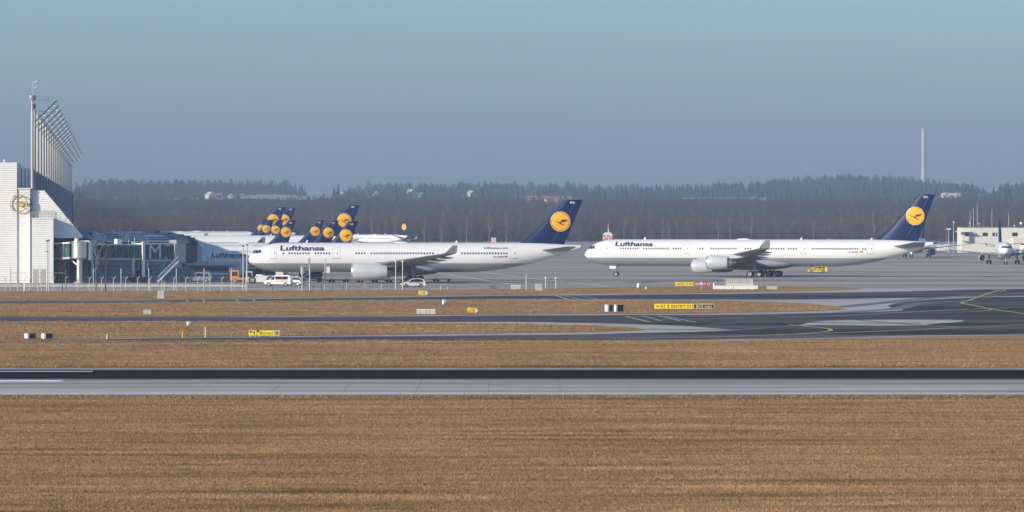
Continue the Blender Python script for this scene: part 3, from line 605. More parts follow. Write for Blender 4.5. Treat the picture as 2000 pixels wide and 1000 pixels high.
# ------------------------------------------------------------------ floodlight masts down the pier
def pier_pt(y, x=0.0, z=0.0):
    a = R(4.45); return Vector((-91.7 + x * math.cos(a) - y * math.sin(a), 977 + x * math.sin(a) + y * math.cos(a), z))
LAMPW = mat('lamp_reflector', (.80, .80, .78), .25, var=.05, scale=5)
MASTM = mat('mast_paint', (.38, .37, .36), .5, .2, var=.08, scale=1)
lampm = mesh('lamp', MB().add([(-.42, -.36, -.14), (.42, -.36, -.14), (.42, .36, .12), (-.42, .36, .12), (-.2, -.12, .26), (.2, -.12, .26), (.2, .2, .34), (-.2, .2, .34)], [(0, 1, 2, 3), (4, 5, 6, 7), (0, 1, 5, 4), (1, 2, 6, 5), (2, 3, 7, 6), (3, 0, 4, 7)]), LAMPW)
def mast(i):
    y = 6 + i * 42.0; hz = 34.6
    t = thing('floodlight_mast', pier_pt(y, .5), 'floodlight mast in the row of tall masts along the pier', 'floodlight', R(4.45), 'floodlight masts along the pier')
    obj('pole', MB().tube([(0, 0, 0), (0, 0, 20), (0, 0, hz - 1.5)], [.42, .36, .28], 12), MASTM, t, 60)
    fr = MB()
    for dy_ in (-.9, .9): fr.tube([(.2, dy_, hz - 3.6), (4.2, dy_, hz + .35)], .12, 5)
    for k in range(5): fr.tube([(.2 + k * 1.0, -.95, hz - 3.6 + k * .99), (.2 + k * 1.0, .95, hz - 3.6 + k * .99)], .08, 5)
    fr.tube([(0, 0, hz - 1.6), (2.0, -.9, hz - 1.8)], .05, 5).tube([(0, 0, hz - 5.5), (1.2, 0, hz - 2.7)], .06, 5).tube([(0, 0, hz - 3.2), (.2, .9, hz - 3.6)], .05, 5).tube([(0, 0, hz - 3.2), (.2, -.9, hz - 3.6)], .05, 5)
    obj('lamp_frame', fr, DARKM, t)
    for k in range(4):
        for dy_ in (-.55, .55): obj('lamp', lampm, None, t, loc=(.75 + k * .95, dy_, hz - 3.35 + k * .93))
    return t
for i in range(21): m_ = mast(i)
t = thing('radar_pole', pier_pt(1.2, .15), 'tall pole with round drum and wind sensors on top at the pier end', 'mast')
obj('pole', MB().tube([(0, 0, 0), (0, 0, 35.2)], [.36, .26], 12), MASTM, t, 60)
obj('drum', MB().rev([(0, .02), (0, .62), (.15, .72), (.8, .72), (.92, .5), (.92, .02)], (0, 0, 35.0), 'z', 20), GREYM, t, 40)
obj('aerial', MB().tube([(.1, 0, 35.9), (.1, 0, 38.6)], .04, 6), GREYM, t)
for zz in (37.4, 38.5): obj('wind_sensor', MB().tube([(.1, 0, zz - .1), (.6, 0, zz - .15), (.85, 0, zz + .1), (.85, 0, zz + .3)], .06, 6), WHITE, t)
obj('bracket', MB().tube([(.4, 0, 34.95), (3.1, 0, 34.95)], .04, 6).tube([(3.0, 0, 34.5), (3.0, 0, 36.1)], .035, 6), DARKM, t)
t = thing('drum_pole', pier_pt(14, .1), 'pole with small dark drum standing beside the pole with wind sensors', 'mast')
obj('pole', MB().tube([(0, 0, 0), (0, 0, 33.9)], [.34, .25], 12), MASTM, t, 60)
obj('drum', MB().rev([(0, .02), (0, .4), (.1, .5), (.8, .5), (.85, .02)], (0, 0, 33.6), 'z', 16), DARKM, t, 40)

# ------------------------------------------------------------------ jet bridges
TGL = mat('tunnel_glass', (.022, .085, .078), .25, spec=.3, var=.3, scale=.5)
SKYM = mat('letter_blue', (.42, .58, .70), .5)
PANEL = mat('grey_panel', (.40, .40, .40), .5, .1, var=.1, scale=1)
def bridge(loc, rz, label, letter=True, link=R(-69)):
    t = thing('jet_bridge', loc, label, 'jet bridge', rz, 'jet bridges along the pier')
    ro = obj('rotunda', MB().rev([(4.7, .02), (4.7, 1.4), (4.8, 1.5), (7.75, 1.5), (7.85, 1.6), (8.0, 1.6), (8.1, .02)], (0, 0, 0), 'z', 28), ALU, t, 40)
    obj('rotunda_cap', MB().rev([(8.05, .02), (8.05, .45), (8.5, .4), (8.6, .02)], (-.6, 0, 0), 'z', 14), WHITE, ro, 40)
    obj('rotunda_frame', MB().bb(1.2, 1.75, -1.6, -1.35, 4.4, 8.0).bb(1.2, 1.75, 1.35, 1.6, 4.4, 8.0).bb(1.2, 1.75, -1.6, 1.6, 7.95, 8.1), WHITE, ro)
    obj('column', MB().tube([(0, 0, 0), (0, 0, 4.8)], [.6, .55], 18), ALU, t, 60)
    obj('column_base', MB().rev([(0, 1.0), (.2, 1.0), (.25, .7), (.25, .02)], (0, 0, 0), 'z', 18), CONCW, t, 40)
    obj('brace', MB().tube([(.0, 0, 3.0), (-2.2 * math.cos(link), -2.2 * math.sin(link), 4.75)], .16, 8), ALU, t)
    def tunnel(x0, x1, z0, z1, w, np_, dz, truss=False, rot=0.0):
        cs, sn = math.cos(rot), math.sin(rot)
        def obj(name, mb, m, par):
            mb.v = [(x * cs - y * sn, x * sn + y * cs, z) for x, y, z in mb.v]; return globals()['obj'](name, mb, m, par)
        fl = obj('tunnel_floor', MB().add([(x0, -w, z0), (x1, -w, z0 + dz), (x1, w, z0 + dz), (x0, w, z0), (x0, -w, z0 + .35), (x1, -w, z0 + dz + .35), (x1, w, z0 + dz + .35), (x0, w, z0 + .35)], [(0, 1, 2, 3), (4, 5, 6, 7), (0, 1, 5, 4), (1, 2, 6, 5), (2, 3, 7, 6), (3, 0, 4, 7)]), GREYM, t)
        obj('tunnel_roof', MB().add([(x0, -w, z1 - .25), (x1, -w, z1 + dz - .25), (x1, w, z1 + dz - .25), (x0, w, z1 - .25), (x0, -w, z1), (x1, -w, z1 + dz), (x1, w, z1 + dz), (x0, w, z1)], [(0, 1, 2, 3), (4, 5, 6, 7), (0, 1, 5, 4), (1, 2, 6, 5), (2, 3, 7, 6), (3, 0, 4, 7)]), WHITE, t)
        st = (x1 - x0) / np_
        for sd in (-1, 1):
            for k in range(np_):
                a, b = x0 + k * st + .04, x0 + (k + 1) * st - .04; za = dz * (a - x0) / (x1 - x0); zb = dz * (b - x0) / (x1 - x0); yy = sd * (w - .06)
                if not (truss and k < truss): obj('glass_panel', MB().add([(a, yy, z0 + .36 + za), (b, yy, z0 + .36 + zb), (b, yy, z1 - .26 + zb), (a, yy, z1 - .26 + za)], [(0, 1, 2, 3)]), TGL, t)
                if x0 > 13: continue
                yb = sd * (w - .02); p_, q_ = ((a, yb, z0 + .3 + za), (b, yb, z1 - .2 + zb)) if k % 2 else ((a, yb, z1 - .2 + za), (b, yb, z0 + .3 + zb))
                obj('truss_bar', MB().tube([p_, q_], .07 if truss and k < truss else .04, 5), WHITE if truss and k < truss else FR, t)
                obj('truss_bar', MB().tube([(a, yb, z0 + .3 + za), (a, yb, z1 - .2 + za)], .05, 5), FR if not (truss and k < truss) else WHITE, t)
    tunnel(-5.8, -1.4, 4.4, 7.6, 1.3, 3, .25, False, link)
    tunnel(1.7, 14.5, 4.5, 7.55, 1.35, 9, -.15, 2)
    tunnel(13.6, 20.6, 4.1, 7.6, 1.62, 4, 0)
    if letter:
        flat_text('gate_letter', 'M', 2.7, 2.75, SKYM, t, 14.9, -1.66, 4.6, .0); flat_text('gate_number', '204', 1.1, .42, WHITE, t, 18.6, -1.66, 6.95, .02)
    for sd in (-1, 1):
        obj('support_leg', MB().bb(13.2, 13.75, sd * 1.75 - .16, sd * 1.75 + .16, .9, 7.9), WHITE, t)
        obj('wheel', MB().rev([(-.22, .3), (-.22, .55), (.22, .55), (.22, .3)], (13.5, sd * 1.75, .55), 'y', 16, True), TYRE, t, 40)
    obj('bogie', MB().bb(12.6, 14.4, -2.2, 2.2, .5, .95).bb(13.0, 14, -.5, .5, .9, 1.8), DARKM, t)
    obj('cab_rotunda', MB().prism([(20.6, 3.9), (23.2, 3.9), (23.2, 7.5), (20.6, 7.5)], -2.0, 1.8), PANEL, t)
    obj('control_sign', MB().bb(21.2, 21.9, -2.05, -2.01, 5.2, 6.0), mat('pink_notice', (.6, .35, .36), .6), t)
    for k in range(5): obj('bellows_fold', MB().box((23.6 + k * .75, .4 + k * .35, 5.55), (.62, 3.1, 3.3 - .1 * (k % 2)), R(25)), mat('bellows', (.10, .115, .14), .7, var=.2, scale=2), t)
    obj('cab_hood', MB().prism([(26.6, 3.7), (28.6, 3.8), (28.8, 6.7), (27.9, 7.3), (26.6, 7.3)], .6, 4.2), PANEL, t)
    obj('roof_unit', MB().bb(21.5, 24.5, -1.2, 1.2, 7.5, 8.2), FR, t); obj('roof_unit', MB().bb(8.3, 9.4, -.5, .5, 7.5, 8.4), WHITE, t); obj('roof_unit', MB().bb(24.8, 27.3, 0, 2, 7.2, 8.1), DARKM, t)
    obj('roof_rail', MB().tube([(6, -1, 7.9), (20, -1, 7.9)], .04, 5).tube([(12, -1, 7.4), (12, -1, 8.7)], .05, 5).tube([(10.6, -1, 7.4), (10.6, -1, 8.3)], .05, 5), WHITE, t)
    stair = obj('stair_stringer', MB().tube([(21.0, -2.7, 4.1), (16.2, -2.7, .15)], .14, 6).tube([(21.0, -1.9, 4.1), (16.2, -1.9, .15)], .14, 6), WHITE, t)
    for k in range(16):
        u = k / 15; obj('stair_tread', MB().bb(20.9 - 4.6 * u - .15, 20.9 - 4.6 * u + .15, -2.7, -1.9, 4.0 - 3.75 * u, 4.06 - 3.75 * u), GREYM, stair)
    obj('stair_rail', MB().tube([(21.0, -2.7, 5.1), (16.2, -2.7, 1.15)], .05, 6), WHITE, stair)
    obj('underslung_box', MB().bb(20.4, 22.4, -1.6, .8, 2.9, 3.8), PANEL, t)
    return t
b0 = bridge((X(155, 975), 975, 0), R(38), 'glazed jet bridge with large pale M on its side')
for i, (px, D, lab) in enumerate(((178, 1110, 'jet bridge docked behind the bridge marked M'), (186, 1215, 'second jet bridge beyond the one marked M'), (190, 1330, 'jet bridge serving the wide airliner with tallest fin at the pier'), (186, 1480, 'distant jet bridge fourth beyond the one marked M'), (176, 1660, 'most distant jet bridge visible along the pier'))):
    c = bridge((X(px, D), D, 0), R(38), lab, False) if i == 0 else copy_tree(c1)
    if i == 0: c1 = c
    c.location = (X(px, D), D, 0); tag(c, lab)
# ------------------------------------------------------------------ perimeter fence in front of the pier
FD = Dy(569.5); fs = F / FD
fence = thing('perimeter_fence', (X(230, FD), FD, 0), 'grey security fence with Y-topped posts in front of the pier', 'fence'); fx0 = X(230, FD)
ypost = mesh('post', MB().tube([(0, 0, 0), (0, 0, 2.15)], .055, 6).tube([(0, 0, 2.1), (-.34, 0, 2.55)], .045, 5).tube([(0, 0, 2.1), (.34, 0, 2.55)], .045, 5), GREYM)
tpost = mesh('tall_post', MB().tube([(0, 0, 0), (0, 0, 3.9)], .085, 8), MASTM)
for k in range(24): obj('post', ypost, None, fence, loc=(X(-60 + 23.5 * k, FD) - fx0, 0, 0))
for k in range(10): obj('tall_post', tpost, None, fence, loc=(X(-33.5 + 54 * k, FD) - fx0, .15, 0))
for zz in (.1, .55, 1.0, 1.45, 1.9): obj('wire', MB().tube([(X(-60, FD) - fx0, 0, zz), (X(485, FD) - fx0, 0, zz)], .012, 4), GREYM, fence)
for sx in (-.3, .3): obj('wire', MB().tube([(X(-60, FD) - fx0 + sx, 0, 2.5), (X(485, FD) - fx0 + sx, 0, 2.5)], .012, 4), GREYM, fence)
for a, b, zz in ((20, 130, 3.15), (398, 453, 3.0), (-60, 100, 1.25)): obj('rail', MB().tube([(X(a, FD) - fx0, .15, zz), (X(b, FD) - fx0, .15, zz)], .04, 6), MASTM, fence)
obj('gate_frame', MB().tube([(X(48, FD) - fx0, .1, 0), (X(48, FD) - fx0, .1, 2.4), (X(47, FD) - fx0, .1, 2.4), (X(47, FD) - fx0, .1, 0)], .09, 6), WHITE, fence)
cr = thing('concrete_barrier_row', (X(230, 925), 925, 0), 'low concrete barrier wall on the apron behind the fence', 'barrier')
for k in range(22): obj('barrier_block', MB().prism([(0, 0), (2.2, 0), (2.2, .15), (2.16, .4), (.04, .4), (0, .15)], -.25, .25), CONCW, cr, loc=(-26 + 2.24 * k, 0, 0))
# chain of low posts further along
for px in (532, 583, 628, 650, 677, 713, 745, 861, 612, 670): 
    D = Dy(567.5); o = obj('marker_post', MB().tube([(0, 0, 0), (0, 0, .9 + .25 * (px % 3))], .05, 6).rev([(0, .12), (.06, .1), (.06, .02)], (0, 0, 0), 'z', 8), GREYM if px % 2 else DARKM, loc=(X(px, D), D, 0)); tag(o, 'short steel marker post along the grass edge', 'post', 'short posts along the grass edge')
# slim lamp and camera poles
def slim_pole(px, yb, yt, label, head='lamp'):
    D = Dy(yb); s = F / D; h = (yb - yt) / s; t = thing('lamp_pole', (X(px, D), D, 0), label, 'pole', 0, 'slim poles along the apron edge')
    obj('pole', MB().tube([(0, 0, 0), (0, 0, h)], [.11, .085], 8), GREYM, t); obj('foot_plate', MB().bb(-.2, .2, -.2, .2, 0, .06), GREYM, t)
    if head == 'lamp': obj('lamp_head', MB().rev([(-.12, .05), (-.1, .22), (.06, .26), (.12, .05)], (0, 0, h + .08), 'z', 10), WHITE, t)
    elif head == 'dark': obj('lamp_head', MB().bb(-.2, .2, -.15, .15, h - .05, h + .16), DARKM, t); obj('bracket', MB().bb(-.3, .05, -.05, .05, h * .78, h * .8), DARKM, t)
    elif head == 'camera': obj('camera_box', MB().bb(.25, .8, -.15, .15, h * .55, h * .75), WHITE, t); obj('bracket', MB().tube([(0, 0, h * .62), (.4, 0, h * .62)], .04, 5), GREYM, t)
slim_pole(92, 569.5, 471, 'dark-headed slim pole before the white end wall, beside its twin', 'dark'); slim_pole(95, 569.8, 470, 'second dark-headed slim pole before the white end wall', 'dark')
slim_pole(475, 569, 481, 'slim grey pole of a pair, the one nearer the orange lorry', 'dark'); slim_pole(482.5, 569, 479, 'slim grey pole of a pair, the one nearer the airliner nose tip', 'dark')
slim_pole(635, 568, 505, 'slim pole with white camera box before the airliner belly', 'camera'); slim_pole(773, 567, 511, 'white-headed slim pole in front of the airliner engine', 'lamp'); slim_pole(786.5, 567, 511, 'white-headed slim pole between the engine and the white car', 'lamp')
slim_pole(1028, 566, 536, 'thin dark rod beside the grey cabinet on the grass edge', 'none')
for px, yb, yt, lab in ((1066, 564, 543, 'low white-topped lamp post nearest the grey concrete cabinet'), (1086, 565, 544, 'low white-topped lamp post of a pair, farther from the concrete cabinet')): slim_pole(px, yb, yt, lab)
# lattice camera tower
D = Dy(568.5); t = thing('lattice_tower', (X(598, D), D, 0), 'short lattice tower with grey antenna panel before the airliner', 'tower'); s = F / D
w_ = 15 / s; h_ = 60 / s
for xx in (-w_ / 2, w_ / 2):
    for yy in (-w_ / 2, w_ / 2): obj('tower_leg', MB().tube([(xx, yy, 0), (xx, yy, h_ * .82)], .09, 6), GREYM, t)
for k in range(9):
    z0, z1 = h_ * .82 * k / 9, h_ * .82 * (k + 1) / 9
    for yy in (-w_ / 2, w_ / 2): obj('lattice_bar', MB().tube([(-w_ / 2, yy, z0), (w_ / 2, yy, z1)] if k % 2 else [(w_ / 2, yy, z0), (-w_ / 2, yy, z1)], .05, 5), GREYM, t)
    for xx in (-w_ / 2, w_ / 2): obj('lattice_bar', MB().tube([(xx, -w_ / 2, z0), (xx, w_ / 2, z1)], .04, 5), GREYM, t)
obj('antenna_panel', MB().bb(w_ * .3, w_ * .3 + .3, -.2, .2, h_ * .6, h_ * 1.07), FR, t); obj('equipment_box', MB().bb(-w_ * .75, -w_ * .35, -.3, .3, h_ * .55, h_ * .8), PANEL, t); obj('platform', MB().bb(-w_ * .6, w_ * .6, -w_ * .6, w_ * .6, h_ * .8, h_ * .83), GREYM, t)
# ------------------------------------------------------------------ vehicles
def vehicle(name, px, yb, rz, L_, w, prof_, belt, top_in, label, paint, wins, wheels, wr, group=None, cat='car', stripe=None, extra=None, screen=None):
    D = Dy(yb); t = thing(name, (X(px, D), D, 0), label, cat, rz, group); hw = w / 2
    zmax = max(z for x, z in prof_)
    yy = lambda z: hw - (.04 if z < .45 else 0) - (top_in * max(0, (z - belt) / (zmax - belt)))
    n = len(prof_); mb = MB(); A = [(x - L_ / 2, -yy(z), z) for x, z in prof_]; B = [(x - L_ / 2, yy(z), z) for x, z in prof_]
    bt, bf = tri_poly(prof_)
    mb.add(A + B, [(i, (i + 1) % n, (i + 1) % n + n, i + n) for i in range(n)] + [tuple(f_) for f_ in bf] + [tuple(i + n for i in f_[::-1]) for f_ in bf])
    body = obj('body', mb, paint, t)
    for q in wins:
        for sd in (-1, 1): obj('side_window', MB().add([(x - L_ / 2, sd * (yy(z) + .012), z) for x, z in q], [tuple(range(len(q)))]), GLASSD, t)
    if screen:
        (xa, za), (xb, zb) = screen
        obj('windscreen', MB().add([(xa - L_ / 2 - .015, -yy(za) + .1, za + .01), (xa - L_ / 2 - .015, yy(za) - .1, za + .01), (xb - L_ / 2 - .015, yy(zb) - .08, zb + .01), (xb - L_ / 2 - .015, -yy(zb) + .08, zb + .01)], [(0, 1, 2, 3)]), GLASSD, t)
    for wx in wheels:
        for sd in (-1, 1):
            wo = obj('wheel', MB().rev([(-.11, wr * .6), (-.11, wr * .92), (-.07, wr), (.07, wr), (.11, wr * .92), (.11, wr * .6)], (wx - L_ / 2, sd * (hw - .08), wr), 'y', 18), TYRE, t, 40)
            obj('rim', MB().rev([(sd * .10, wr * .62), (sd * .07, wr * .3), (sd * .075, .02)], (wx - L_ / 2, sd * (hw - .08), wr), 'y', 14), GREYM, wo, 40)
            obj('wheel_arch', MB().rev([(sd * (hw - .002) + sd * .006, wr * 1.22), (sd * (hw - .002) + sd * .006, .02)], (wx - L_ / 2, 0, wr * 1.02), 'y', 20), BLK, t) if False else None
    if stripe:
        for cc, z0, z1, a, b in stripe: obj('stripe', MB().add([(a - L_ / 2, -yy(z0) - .014, z0), (b - L_ / 2, -yy(z0) - .014, z0), (b - L_ / 2, -yy(z1) - .014, z1), (a - L_ / 2, -yy(z1) - .014, z1)], [(0, 1, 2, 3)]), cc, t)
    for sd in (-1, 1):
        obj('headlight', MB().box((.06 - L_ / 2 + .06, sd * (hw - .28), .68), (.1, .34, .16)), ALU, t); obj('tail_light', MB().box((L_ / 2 - .03, sd * (hw - .12), .95), (.06, .16, .3)), RED, t)
        obj('mirror', MB().box((L_ * .27 - L_ / 2, sd * (hw + .1), belt + .08), (.1, .18, .14)), paint, t)
    obj('bumper', MB().bb(-L_ / 2 - .03, -L_ / 2 + .1, -hw + .08, hw - .08, .28, .5), mat('bumper_grey', (.12, .12, .13), .6), t)
    obj('undertray', MB().bb(-L_ / 2 + .2, L_ / 2 - .2, -hw + .12, hw - .12, .18, .34), BLK, t)
    if extra: extra(t, L_, hw, zmax)
    return t
CARW = mat('car_white', (.74, .74, .73), .25, coat=.5); CARY = mat('car_yellow', (.72, .60, .06), .3, coat=.4); CARB = mat('car_blue', (.06, .10, .17), .3, coat=.4); ORP = mat('truck_orange', (.60, .22, .015), .4)
STRIPE = mat('orange_stripe', (.78, .42, .12), .5)
def beacon(t, L_, hw, zm): obj('roof_beacon', MB().bb(-.35, .15, -.55, .55, zm - .01, zm + .16), ORANGE, t)
VAN = [(.0, .45), (.03, .85), (.75, 1.08), (1.0, 1.12), (1.75, 1.78), (2.1, 1.94), (2.6, 1.99), (4.6, 1.99), (4.85, 1.86), (5.0, 1.1), (5.02, .5), (4.95, .32), (.1, .32)]
vehicle('van', 543.5, 558.4, R(-10), 5.02, 1.9, VAN, 1.12, .16, 'white minibus van with orange side stripe on the service road', CARW, [[(1.15, 1.15), (1.95, 1.15), (2.0, 1.78), (1.72, 1.7)], [(2.15, 1.2), (3.3, 1.2), (3.3, 1.75), (2.15, 1.75)], [(3.38, 1.2), (4.5, 1.2), (4.48, 1.75), (3.38, 1.75)]], (.9, 4.05), .34, 'service vehicles near the pier', 'van', [(STRIPE, .78, .9, 2.1, 4.9), (STRIPE, .95, 1.04, 2.4, 4.3)], beacon, ((1.0, 1.14), (1.72, 1.76)))
CAR = [(.0, .45), (.02, .68), (.35, .82), (1.0, .95), (1.85, 1.48), (2.3, 1.60), (3.4, 1.61), (3.95, 1.48), (4.25, .98), (4.3, .55), (4.2, .3), (.12, .3)]
vehicle('car', 806, 561.3, R(12), 4.3, 1.78, CAR, .95, .2, 'small white car with orange side stripe before the airliner main wheels', CARW, [[(1.3, 1.0), (2.2, 1.0), (2.25, 1.5), (1.95, 1.46)], [(2.3, 1.0), (3.2, 1.0), (3.2, 1.52), (2.33, 1.52)], [(3.27, 1.02), (3.95, 1.05), (3.7, 1.46), (3.27, 1.52)]], (.8, 3.45), .33, 'service vehicles near the pier', 'car', [(STRIPE, .76, .88, 1.3, 4.0)], None, ((1.02, .98), (1.82, 1.46)))
def fm(t, L_, hw, zm):
    obj('light_bar', MB().bb(-.2, .25, -.6, .6, zm - .01, zm + .16), ORANGE, t); obj('aerial', MB().tube([(.2, 0, zm), (.2, 0, zm + .7)], .02, 5), DARKM, t)
    for k in range(7): obj('check_square', MB().add([(-1.55 + k * .48, -hw - .012, .62), (-1.31 + k * .48, -hw - .012, .62), (-1.31 + k * .48, -hw - .012, .86), (-1.55 + k * .48, -hw - .012, .86)], [(0, 1, 2, 3)]), BLK, t)
vehicle('follow_me_car', 1596, 533.4, 0, 4.4, 1.8, [(.0, .45), (.02, .68), (.35, .82), (1.0, .95), (1.85, 1.48), (2.3, 1.60), (3.9, 1.6), (4.15, 1.5), (4.36, .98), (4.4, .55), (4.3, .3), (.12, .3)], .95, .15, 'yellow follow-me car with black checks beneath the long airliner tail', CARY, [[(1.4, 1.06), (2.15, 1.06), (2.2, 1.4), (1.92, 1.38)], [(2.35, 1.06), (3.1, 1.06), (3.1, 1.42), (2.38, 1.42)], [(3.3, 1.06), (3.9, 1.06), (3.85, 1.4), (3.3, 1.42)]], (.8, 3.5), .34, None, 'car', None, fm, ((1.02, .98), (1.82, 1.46)))
vehicle('car', 573, 557.0, R(-25), 4.3, 1.75, CAR, .95, .2, 'dark blue car parked close behind the white minibus van', CARB, [[(1.3, 1.0), (2.2, 1.0), (2.25, 1.5), (1.95, 1.46)], [(2.3, 1.0), (3.9, 1.02), (3.7, 1.46), (2.33, 1.52)]], (.8, 3.45), .33, 'service vehicles near the pier', 'car', None, None, ((1.02, .98), (1.82, 1.46)))
vehicle('van', 388, 551.5, R(-5), 5.02, 1.9, VAN, 1.12, .16, 'dark van standing in the shade below the jet bridge cab', mat('van_grey', (.16, .19, .22), .35, coat=.3), [[(1.15, 1.15), (1.95, 1.15), (2.0, 1.78), (1.72, 1.7)], [(2.15, 1.2), (4.5, 1.2), (4.48, 1.75), (2.15, 1.75)]], (.9, 4.05), .34, 'service vehicles near the pier', 'van', None, None, ((1.0, 1.14), (1.72, 1.76)))
# orange lorry cab
def lorry(t, L_, hw, zm):
    obj('cargo_bed', MB().bb(-.2, 3.0, -1.1, 1.1, .75, 1.0), DARKM, t); obj('grille', MB().bb(-L_ / 2 - .02, -L_ / 2 + .03, -.7, .7, .75, 1.05), BLK, t)
LOR = [(.0, .5), (.0, 1.2), (.12, 2.3), (.3, 2.42), (1.7, 2.42), (1.75, 2.3), (1.75, 1.05), (5.6, 1.0), (5.6, .62), (.1, .5)]
vehicle('lorry', 478, 552.5, 0, 5.6, 2.1, LOR, 1.2, .08, 'orange lorry cab with flat bed beside the aircraft tug', ORP, [[(.35, 1.35), (1.45, 1.35), (1.45, 2.15), (.42, 2.15)]], (.95, 4.4), .45, 'service vehicles near the pier', 'lorry', None, lorry, ((.02, 1.35), (.1, 2.2)))
# aircraft tug
def tug(t, L_, hw, zm):
    obj('cab_frame', MB().bb(-3.4, -3.3, -1.2, 1.2, 1.2, 2.2).bb(-2.4, -2.3, -1.2, 1.2, 1.2, 2.2).bb(-3.5, -2.2, -1.25, 1.25, 2.15, 2.3), WHITE, t)
    obj('cab_glass', MB().bb(-3.3, -2.42, -1.12, 1.12, 1.25, 2.12), GLASSD, t); obj('tow_arm', MB().bb(2.6, 4.6, -.3, .3, .35, .6), GREYM, t)
TUG = [(.0, .4), (.0, 1.15), (.3, 1.25), (1.8, 1.25), (2.0, 1.75), (2.9, 1.75), (3.6, 1.5), (6.8, 1.45), (7.0, 1.2), (7.0, .45), (6.8, .3), (.2, .3)]
vehicle('aircraft_tug', 516, 554.0, R(4), 7.0, 2.9, TUG, 1.3, .05, 'low white aircraft tug with big black wheels under the airliner nose', WHITE, [], (1.2, 4.6), .72, 'service vehicles near the pier', 'tug', None, tug, None)
# dark blue tank trailer
D = Dy(552.2); t = thing('tank_trailer', (X(609, D), D, 0), 'dark blue tank trailer parked behind the lattice tower', 'trailer', 0, 'service vehicles near the pier'); BLUEP = mat('trailer_blue', (.012, .022, .10), .35, coat=.3)
obj('tank', MB().loft([[(x, .95 * s_ * math.cos(a), 1.65 + .62 * s_ * math.sin(a)) for a in np.linspace(0, 2 * math.pi, 20, endpoint=False)] for x, s_ in ((-2.5, .55), (-2.35, .92), (-2.1, 1), (1.6, 1), (1.95, .88), (2.1, .5))]), BLUEP, t, 50)
obj('chassis', MB().bb(-2.4, 2.0, -.6, .6, .75, 1.0), DARKM, t)
for wx in (-1.6, 1.4):
    for sd in (-1, 1): obj('wheel', MB().rev([(-.14, .2), (-.14, .42), (.14, .42), (.14, .2)], (wx, sd * .8, .42), 'y', 16, True), TYRE, t, 40)
obj('hitch', MB().tube([(-2.4, 0, .85), (-3.8, 0, .6)], .07, 6), DARKM, t)
# baggage dollies under the airliner
def dolly(px, yb, rz=0):
    D = Dy(yb); t = thing('baggage_dolly', (X(px, D), D, 0), 'empty flat baggage dolly in the line under the airliner', 'dolly', rz, 'baggage dollies under the airliner')
    obj('deck', MB().bb(-1.5, 1.5, -.8, .8, .48, .6), mat('dolly_deck', (.30, .14, .09), .6, var=.3, scale=2), t); obj('rail', MB().bb(-1.5, -1.42, -.8, .8, .6, .85).bb(1.42, 1.5, -.8, .8, .6, .85), GREYM, t)
    for wx in (-1.05, 1.05):
        for sd in (-1, 1): obj('wheel', MB().rev([(-.08, .1), (-.08, .24), (.08, .24), (.08, .1)], (wx, sd * .6, .24), 'y', 12, True), TYRE, t)
    obj('tow_bar', MB().tube([(-1.5, 0, .45), (-2.4, 0, .4)], .05, 5), RED, t)
for px in (634, 662, 690, 718, 746, 774, 838, 866): dolly(px, 552 if px < 800 else 550.5, R(rng.uniform(-4, 4)))
# ground crew in a hi-vis vest
def person(px, yb):
    D = Dy(yb); t = thing('person', (X(px, D), D, 0), 'ground worker in green hi-vis vest standing in the pier shade', 'person', R(20))
    mb = MB()
    def limb(pts, rr): mb.tube(pts, rr, 10)
    sk = bpy.data.meshes.new('body'); V = [(0, 0, .95), (0, 0, 1.2), (0, 0, 1.42), (0, 0, 1.53), (0, -.01, 1.68), (-.18, 0, 1.40), (-.25, .02, 1.12), (-.24, -.08, .88), (.18, 0, 1.40), (.25, .02, 1.12), (.24, -.08, .88), (-.1, 0, .9), (-.12, -.02, .5), (-.13, .02, .08), (-.13, -.14, .04), (.1, 0, .9), (.12, -.02, .5), (.13, .02, .08), (.13, -.14, .04)]
    Ed = [(0, 1), (1, 2), (2, 3), (3, 4), (2, 5), (5, 6), (6, 7), (2, 8), (8, 9), (9, 10), (0, 11), (11, 12), (12, 13), (13, 14), (0, 15), (15, 16), (16, 17), (17, 18)]
    rad = [.14, .15, .15, .06, .11, .07, .05, .04, .07, .05, .04, .09, .07, .05, .045, .09, .07, .05, .045]
    sk.from_pydata(V, Ed, []); o = bpy.data.objects.new('body', sk); link(o, t); md = o.modifiers.new('s', 'SKIN')
    for v, r_ in zip(sk.skin_vertices[0].data, rad): v.radius = (r_, r_)
    sk.skin_vertices[0].data[0].use_root = True; md.use_smooth_shade = True; o.modifiers.new('u', 'SUBSURF').levels = 1; sk.materials.append(mat('work_trousers', (.04, .05, .07), .8))
    obj('vest', MB().loft([[(.23 * s_ * math.cos(a), .16 * s_ * math.sin(a), z) for a in np.linspace(0, 2 * math.pi, 16, endpoint=False)] for z, s_ in ((.85, .95), (1.1, 1), (1.38, 1), (1.47, .6))], False), mat('hi_vis', (.30, .62, .05), .6), t, 50)
    obj('head_cover', MB().rev([(-.02, .12), (.06, .12), (.12, .08), (.14, .01)], (0, -.01, 1.70), 'z', 12), mat('cap_dark', (.03, .03, .04), .8), t, 50)
person(354.5, 549.5)

